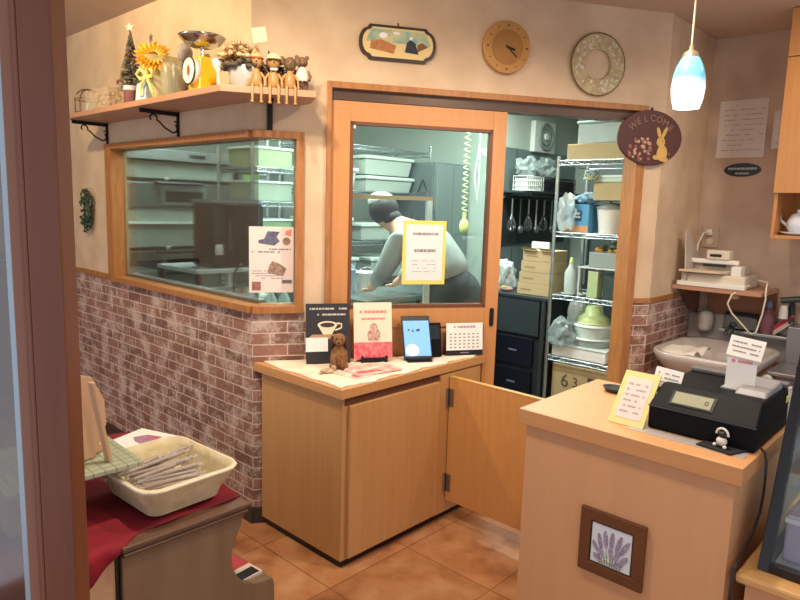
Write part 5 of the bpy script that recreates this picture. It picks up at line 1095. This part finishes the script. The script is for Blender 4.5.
# fan wall
t = thing('wall_fan', 'square white ventilation fan high on the far kitchen wall', 'fan', (5.22, 3.199, 2.15))
link('housing', B(-.175, .175, -.05, 0, -.14, .13), mat('fan_white', '#cbd3c8', .5), t, bev=.006)
link('grille_ring', MB().tube([(.11*math.cos(a*PI/14), -.06, .11*math.sin(a*PI/14)) for a in range(28)], .012, 8, closed=True).tube([(.075*math.cos(a*PI/14), -.06, .075*math.sin(a*PI/14)) for a in range(28)], .006, 6, closed=True), mat('fan_grey', '#7f8a84', .5), t)
link('blade_disc', MB().slab(circle(.10, 24), -.054, -.05), mat('fan_dark', '#9aa49c', .5), t); link('hub', MB().slab(circle(.03, 18), -.072, -.05), mat('fan_hub', '#dfe5da', .5), t)
t = thing('steel_wall_panel', 'stainless sheet panel covering the far wall below the fan', 'panel', (4.62, 3.199, 0)); link('panel', B(0, 1.25, -.006, 0, .9, 2.02), mat('panel_steel', '#7f8f8d', .35, .5), t); link('seam', B(.22, .226, -.008, -.006, .9, 2.02), STEELD, t)
t = thing('utensil_rail', 'dark utensil rail on the far kitchen wall', 'rail', (4.62, 3.15, 1.60)); link('rail', MB().tube([(.0, 0, 0), (1.1, 0, 0)], .01, 8).tube([(.1, 0, 0), (.1, .04, 0)], .006, 6).tube([(1.0, 0, 0), (1.0, .04, 0)], .006, 6), STEELD, t)
link('backing', B(-.0, 1.1, .030, .040, -.40, .0), mat('rail_backing', '#20282a', .5), t)
names = ['wire whisk hanging first from the left on the rail', 'ladle hanging second from the left on the rail', 'wire whisk hanging third from the left on the rail', 'ladle with white handle hanging in the middle of the rail', 'wire whisk hanging right of the middle on the rail', 'ladle hanging second from the right on the rail', 'wire whisk hanging last at the right on the rail']
for i, lb in enumerate(names):
    x_ = 4.72+.13*i
    if i % 2 == 0:
        t = thing('whisk', lb, 'whisk', (x_, 3.13, 1.58), 0, 'utensils on the kitchen rail'); link('handle', MB().tube([(0, 0, .01), (0, 0, -.12)], .009, 8), STEEL, t); q = MB()
        for k in range(4): a = k*PI/4; q.tube([(0, 0, -.12), (.035*math.cos(a), .035*math.sin(a), -.20), (.03*math.cos(a), .03*math.sin(a), -.25), (0, 0, -.27), (-.03*math.cos(a), -.03*math.sin(a), -.25), (-.035*math.cos(a), -.035*math.sin(a), -.20), (0, 0, -.12)], .002, 4)
        link('wires', q, CHROME, t)
    else:
        t = thing('ladle', lb, 'ladle', (x_, 3.13, 1.58), 0, 'utensils on the kitchen rail'); link('handle', MB().box(-.008, .008, -.003, .003, -.22, .01), WHITE if i == 3 else STEEL, t); link('bowl', MB().ell((0, -.01, -.25), (.035, .02, .035), 12), STEEL, t)
for lb, x_, m_ in (('black wire basket left on the shelf above the utensils', 4.98, BLACKM), ('black wire basket right on the shelf above the utensils', 5.26, BLACKM), ('white basket at the left end above the utensils', 4.70, WHITE)):
    t = thing('storage_basket', lb, 'basket', (x_, 2.98, 1.66), 0, 'baskets above the utensil rail'); q = MB()
    for z_ in (0, .04, .08, .12): q.tube([(0, 0, z_), (.25, 0, z_), (.25, .14, z_), (0, .14, z_)], .004, 5, closed=True)
    for k in range(9): q.tube([(.25*k/8, 0, 0), (.25*k/8, 0, .12)], .003, 4).tube([(.25*k/8, .14, 0), (.25*k/8, .14, .12)], .003, 4)
    link('wires', q, m_, t); link('filling', B(.01, .24, .01, .13, .004, .10), mat('bk'+m_.name, '#262c2c' if m_ is BLACKM else '#c7d0c4', .7), t)
t = thing('kitchen_shelf', 'narrow steel shelf above the utensil rail', 'shelf', (4.62, 2.95, 1.64)); link('board', B(0, 1.2, 0, .245, 0, .018), STEELD, t)
for x_ in (.1, 1.0): link('bracket', B(x_, x_+.02, .0, .24, -.02, 0), STEELD, t)
for lb, x_ in (('loose plastic bag heaped on the white basket', 4.80), ('loose plastic bag heaped on the black baskets', 5.10)):
    t = thing('plastic_bag', lb, 'bag', (x_, 3.05, 1.785)); link('bag', crumple((0, 0, .07), (.13, .07, .09), x_*3, .5), film('bag_w2', '#b6c4be', .45), t); link('knot', MB().ell((0, 0, .15), .012, 6), WHITE, t)
# rack behind the corner window and goods
wire_rack('wire_rack', 'chrome wire rack of trays behind the right side of the corner window', (2.40, 3.56, 0), 0, .40, .40, [.45, .95, 1.25, 1.50, 1.72], 1.98)
cols = ['#7f9a6c', '#8f9e8c', '#87946f', '#7f8e84', '#748570']
for i, (z_, lb) in enumerate(((1.255, 'flat pale tub on the third tier of the window rack'), (1.505, 'pale green tub on the fourth tier of the window rack'), (1.725, 'lime green box on the top tier of the window rack'), (.955, 'grey green tub on the second tier of the window rack'))):
    t = thing('plastic_tub', lb, 'tub', (2.44, 3.62, z_), 0, 'tubs on the window rack'); link('tub', B(0, .32, 0, .28, 0, .12), mat('pt%d' % i, cols[i], .5, var=.1, scale=8), t, bev=.006); link('lid', B(-.006, .326, -.006, .286, .12, .134), mat('ptl', '#cfdad6', .4), t)
for i in range(3):
    t = thing('bottle', ['clear bottle beside the window rack, nearest the glass', 'second clear bottle beside the window rack', 'blue topped bottle beneath the poster'][i], 'bottle', (2.02+.09*i, 2.95, .84), 0, 'bottles under the corner window'); link('bottle', MB().lathe([(.032, 0), (.034, .12), (.014, .16), (.014, .18)], 14), film('btl', '#a9c0bc', .6), t); link('cap', MB().lathe([(.016, .18), (.016, .2), (.001, .2)], 10), [WHITE, WHITE, BLUE][i], t)
t = thing('prep_table', 'low stainless prep table below the corner window inside the kitchen', 'table', (1.90, 2.80, 0)); link('top', B(0, .50, 0, .30, .81, .838), STEEL, t, bev=.003)
for x_ in (.02, .48):
    for y_ in (.02, .28): link('leg', MB().tube([(x_, y_, 0), (x_, y_, .81)], .014, 8), STEELD, t)
# behind the sliding door glass
wire_rack('wire_rack', 'chrome wire rack of tubs seen through the sliding door glass', (2.98, 3.62, 0), 0, 1.22, .44, [.55, .92, 1.22, 1.60, 1.94], 2.0)
TUB = mat('big_tub', '#a3aba0', .45, var=.05, scale=5); TUBD = mat('big_tub_dark', '#7f8a82', .45)
def bigtub(lb, x, y, z, w_, d_, h_, m_=None):
    t = thing('storage_tub', lb, 'tub', (x, y, z), 0, 'tubs seen through the sliding door'); link('tub', MB().add([(.02, .02, 0), (w_-.02, .02, 0), (w_-.02, d_-.02, 0), (.02, d_-.02, 0), (0, 0, h_-.02), (w_, 0, h_-.02), (w_, d_, h_-.02), (0, d_, h_-.02)], [(0,3,2,1),(4,5,6,7),(0,1,5,4),(1,2,6,5),(2,3,7,6),(3,0,4,7)]), m_ or TUB, t, bev=.008)
    link('lid', B(-.012, w_+.012, -.012, d_+.012, h_-.02, h_+.006), mat('tub_lid', '#b3bbb0', .4), t, bev=.005); return t
bigtub('upper large white tub of the stack at the top of the door rack', 3.49, 3.66, 1.735, .53, .36, .14); 
bigtub('lower large white tub resting on the fourth tier of the door rack', 3.50, 3.66, 1.605, .53, .36, .115)
bigtub('tub at the upper left on the top tier of the door rack', 3.04, 3.64, 1.945, .30, .36, .13, TUBD)
bigtub('tub at the left on the fourth tier of the door rack', 3.04, 3.64, 1.605, .34, .36, .16)
bigtub('grey tub at the left on the third tier of the door rack', 3.04, 3.64, 1.225, .30, .34, .17, TUBD)
bigtub('pale tub in the middle on the third tier of the door rack', 3.44, 3.64, 1.225, .34, .34, .13)
bigtub('tub at the left on the second tier of the door rack', 3.04, 3.64, .925, .36, .34, .17, mat('tub_blue', '#8aa3ae', .5))
bigtub('tub at the right on the second tier of the door rack', 3.55, 3.64, .925, .40, .34, .16)
t = thing('dough_bucket', 'blue grey bucket on the steel table behind the door glass', 'bucket', (2.92, 3.27, .90)); link('bucket', MB().lathe([(.075, 0), (.095, .16), (.098, .165), (.09, .16), (.07, .01), (.001, .01)], 22), mat('bk_blue', '#7d97a6', .45), t); link('handle', MB().tube([(.096*math.cos(a*PI/10), -.02, .15+.06*math.sin(a*PI/10)) for a in range(11)], .003, 5), WHITE, t)
t = thing('dough_bucket', 'white bucket on the steel table behind the door glass', 'bucket', (3.14, 3.28, .90)); link('bucket', MB().lathe([(.07, 0), (.085, .13), (.088, .135), (.08, .13), (.065, .01), (.001, .01)], 22), WHITE, t); link('handle', MB().tube([(.086*math.cos(a*PI/10), -.02, .12+.05*math.sin(a*PI/10)) for a in range(11)], .003, 5), STEEL, t)
t = thing('work_table', 'stainless work table behind the sliding door glass', 'table', (2.80, 2.90, 0)); link('top', B(0, 1.05, 0, .50, .865, .899), STEEL, t, bev=.003); link('undershelf', B(.03, 1.02, .03, .47, .25, .27), STEELD, t)
for x_ in (.03, 1.02):
    for y_ in (.03, .47): link('leg', MB().tube([(x_, y_, 0), (x_, y_, .865)], .016, 8), STEELD, t)
t = thing('support_post', 'white square post standing behind the sliding door glass', 'post', (2.50, 2.154, 0), ANG); link('post', B(-.014, .014, -.014, .014, 0, 1.53), WR, t)
link('rail', B(-.42, .014, -.012, .012, 1.53, 1.55), mat('tan_rail', '#b59468', .5), t); link('foot', B(-.04, .04, -.04, .04, 0, .01), WR, t)
t = thing('corded_handset', 'pale yellow handset hanging from a coiled cord behind the door glass', 'handset', (4.02, 3.10, 1.30))
q = MB().tube([(.022*math.cos(k*.9), .022*math.sin(k*.9), 1.19-.0058*k*1.1) for k in range(160)], .0055, 5); link('coiled_cord', q, mat('coil', '#c8cf9e', .5), t)
link('head', MB().ell((0, 0, .06), (.05, .03, .06)), mat('hs', '#c8cf80', .5), t); link('neck', MB().tube([(0, 0, .10), (0, 0, .17)], .015, 8), mat('hs', '#c8cf80', .5), t)
for i, lb in enumerate(('leftmost loop of white cable hanging by the coiled cord', 'middle loop of white cable hanging by the coiled cord', 'rightmost loop of white cable hanging by the coiled cord')):
    x_ = 4.12+.08*i; q = MB().tube([(x_, 3.08-.05*i, 2.485), (x_+.03, 3.08-.05*i, 2.0), (x_-.02, 3.08-.05*i, 1.75), (x_+.02, 3.08-.05*i, 1.55-.04*i), (x_+.04, 3.08-.05*i, 1.7), (x_+.03, 3.08-.05*i, 1.95), (x_+.04, 3.08-.05*i, 2.485)], .006, 6); tag(link('hanging_cable', q, WHITE), lb, 'cable', 'white cables behind the door glass')
# ---- person working
def skin(name, V, E_, rad, m_, parent, sub=2):
    me = bpy.data.meshes.new(name); me.from_pydata([Vector(v) for v in V], E_, []); o = bpy.data.objects.new(name, me); COL.objects.link(o)
    s_ = o.modifiers.new('sk', 'SKIN'); s_.use_smooth_shade = True
    for i, d_ in enumerate(me.skin_vertices[0].data): r_ = rad[i]; d_.radius = r_ if hasattr(r_, '__len__') else (r_, r_); d_.use_root = (i == 0)
    sb = o.modifiers.new('sb', 'SUBSURF'); sb.levels = sub; sb.render_levels = sub
    dg = bpy.context.evaluated_depsgraph_get(); dg.update(); m2 = bpy.data.meshes.new_from_object(o.evaluated_get(dg)); bpy.data.objects.remove(o)
    m2.materials.append(m_); o2 = bpy.data.objects.new(name, m2); COL.objects.link(o2); o2.parent = parent
    for p in m2.polygons: p.use_smooth = True
    return o2
# local frame: +x towards viewer right, +y away; figure bends forward and to the left over the table
pr = thing('person', 'worker in a grey shirt and pale cap bending behind the sliding door glass', 'person', (3.12, 2.44, 0), ANG+.12)
SK = mat('skin', '#c79a7c', .6); SH = mat('shirt_grey', '#9ba39f', .85, var=.15, scale=10, bump=.3); TR_ = mat('trousers_dark', '#3c4243', .85)
P_ = [(0, 0, .93), (-.06, .08, 1.12), (-.14, .19, 1.27), (-.22, .30, 1.35), (-.27, .36, 1.385), (-.32, .42, 1.42), (-.345, .455, 1.50),
      (-.30, .20, 1.30), (-.36, .30, 1.10), (-.38, .48, .97), (-.08, .36, 1.32), (-.06, .50, 1.12), (-.14, .62, .98),
      (-.095, .0, .88), (-.10, -.02, .48), (-.10, .02, .08), (-.10, -.10, .035), (.095, .0, .88), (.11, -.02, .48), (.11, .02, .08), (.11, -.10, .035),
      (-.385, .52, .945), (-.16, .66, .955)]
P_[16] = (-.10, .13, .035); P_[20] = (.11, .13, .035)
E2 = [(0,1),(1,2),(2,3),(3,4),(4,5),(5,6),(3,7),(7,8),(8,9),(3,10),(10,11),(11,12),(0,13),(13,14),(14,15),(15,16),(0,17),(17,18),(18,19),(19,20),(9,21),(12,22)]
rad = [.13,.125,.14,.12,.055,.085,.075,.05,.042,.03,.05,.042,.03,.085,.055,.042,.04,.085,.055,.042,.04,.032,.032]
body = skin('body', P_, E2, rad, SK, pr)
skin('shirt', [(-.02,.03,1.02), P_[1], P_[2], P_[3], P_[7], P_[8], P_[10], P_[11], (-.378,.455,.995), (-.13,.60,1.00)], [(0,1),(1,2),(2,3),(3,4),(4,5),(3,6),(6,7),(5,8),(7,9)], [.168,.172,.178,.145,.085,.066,.085,.066,.05,.05], SH, pr)
skin('trousers', [P_[0], P_[13], P_[14], P_[15], P_[17], P_[18], P_[19], P_[1]], [(0,1),(1,2),(2,3),(0,4),(4,5),(5,6),(0,7)], [.170,.122,.085,.068,.122,.085,.068,.148], TR_, pr)
link('hair', MB().ell((-.335, .425, 1.475), (.098, .10, .10)).ell((-.295, .385, 1.42), (.072, .075, .06)), mat('hair_black', '#1b1a1c', .6), pr)
link('cap', MB().ell((-.345, .445, 1.53), (.088, .09, .06)), mat('cap_white', '#c9cfcb', .8), pr)
for bx_, by_, bz_ in ((-.385, .52, .945), (-.16, .66, .955)):
    for k in range(5):
        dx = -.026+.013*k; ln = (.05, .065, .07, .065, .045)[k]
        if k == 0: dx = -.04
        skin('finger', [(bx_+dx*.5, by_, bz_), (bx_+dx, by_+ln*.6, bz_-.006), (bx_+dx*1.1, by_+ln, bz_-.024)], [(0,1),(1,2)], [.010, .009, .008], SK, pr, 1)

t = thing('dark_backdrop', 'tall dark fridge shape added to darken the space behind the wire rack', 'dark_backdrop', (5.0, 2.62, 0), LZ)  # made-up dark block, added so the space behind the rack stays dark
link('body', B(0, 1.10, .03, .75, .05, 1.95), mat('backdrop_dark', '#39413f', .4, .4), t, bev=.006)
for x_ in (.01, .555):
    d_ = link('door', B(x_, x_+.535, 0, .028, .10, 1.90), mat('backdrop_door', '#424b49', .35, .5), t, bev=.006)
    link('handle', MB().tube([(x_+.06, -.035, .9), (x_+.06, -.035, 1.3)], .010, 8).tube([(x_+.06, -.035, .93), (x_+.06, 0, .93)], .007, 6).tube([(x_+.06, -.035, 1.27), (x_+.06, 0, 1.27)], .007, 6), STEEL, d_)
link('plinth', B(.03, 1.07, .05, .72, 0, .05), BLACK, t)
for i, (a_, d_, z_, w_, h_, c_, lb) in enumerate(((.50, .06, .9305, .10, .12, '#b9c2b4', 'pale tub at the right end of the middle rack shelf'), (.66, .08, 1.3555, .12, .16, '#8a7a5c', 'brown tin at the far right end of the second rack shelf'), (.62, .06, .5005, .16, .13, '#a8b2ae', 'grey tub at the far right end of the low rack shelf'), (.69, .06, 1.836, .12, .16, '#9aa59c', 'grey tub at the right end of the rack top'))):
    t = thing('food_tub', lb, 'tub', onr(a_, d_, z_), LZ); link('tub', B(0, w_, 0, .16, 0, h_), mat('ft%d' % i, c_, .5, var=.15, scale=12), t, bev=.006); link('lid', B(-.004, w_+.004, -.004, .164, h_, h_+.01), mat('ftl', '#c9d0cb', .4), t)
for i, (a_, z_, c_, lb) in enumerate(((.30, 1.240, '#5f6a52', 'dark green packet heaped behind the yellow contents bin'), (.12, 1.44+.115, '#7f9fb0', 'bluish packet leaning on top of the blue carton'))):
    t = thing('food_packet', lb, 'packet', onr(a_+.05, .20 if i == 0 else .12, z_-.006), LZ); link('packet', crumple((0, 0, .035), (.09, .06, .04), 30+i), mat('fp%d' % i, c_, .5, var=.4, scale=30), t); link('seal_edge', B(-.03, .03, -.002, .002, .06, .08), WHITE, t)

t = thing('storage_locker', 'grey steel locker against the far wall behind the coiled cord', 'locker', (4.06, 3.42, 0))
link('body', B(0, .42, .02, .60, .04, 1.86), mat('locker_grey', '#6b7673', .45, .3), t, bev=.004)
for x_ in (.005, .212): link('door', B(x_, x_+.202, 0, .019, .07, 1.84), mat('locker_door', '#76817d', .45, .3), t, bev=.003)
link('side_door', B(-.012, -.001, .04, .58, .07, 1.84), mat('locker_side', '#5f6a68', .45, .3), t, bev=.003)
for x_ in (.02, .36): link('foot', B(x_, x_+.04, .05, .55, 0, .04), BLACK, t)
t = thing('apron', 'dark apron hanging on the side of the grey locker', 'apron', (4.04, 3.55, 1.0), LZ)
link('fabric', MB().add([(-.14, 0, 0), (.14, 0, 0), (.15, 0, .35), (.07, 0, .62), (-.07, 0, .62), (-.15, 0, .35), (-.12, -.03, 0), (.12, -.02, 0), (.13, -.035, .35), (.05, -.02, .62), (-.06, -.02, .62), (-.12, -.03, .35)], [(0,1,2,3,4,5), (11,10,9,8,7,6), (0,6,7,1), (1,7,8,2), (2,8,9,3), (3,9,10,4), (4,10,11,5), (5,11,6,0)]), mat('apron_dark', '#3f4748', .9), t)
link('strap', MB().tube([(-.05, -.01, .62), (0, -.01, .72), (.05, -.01, .62)], .006, 6), BLACK, t)
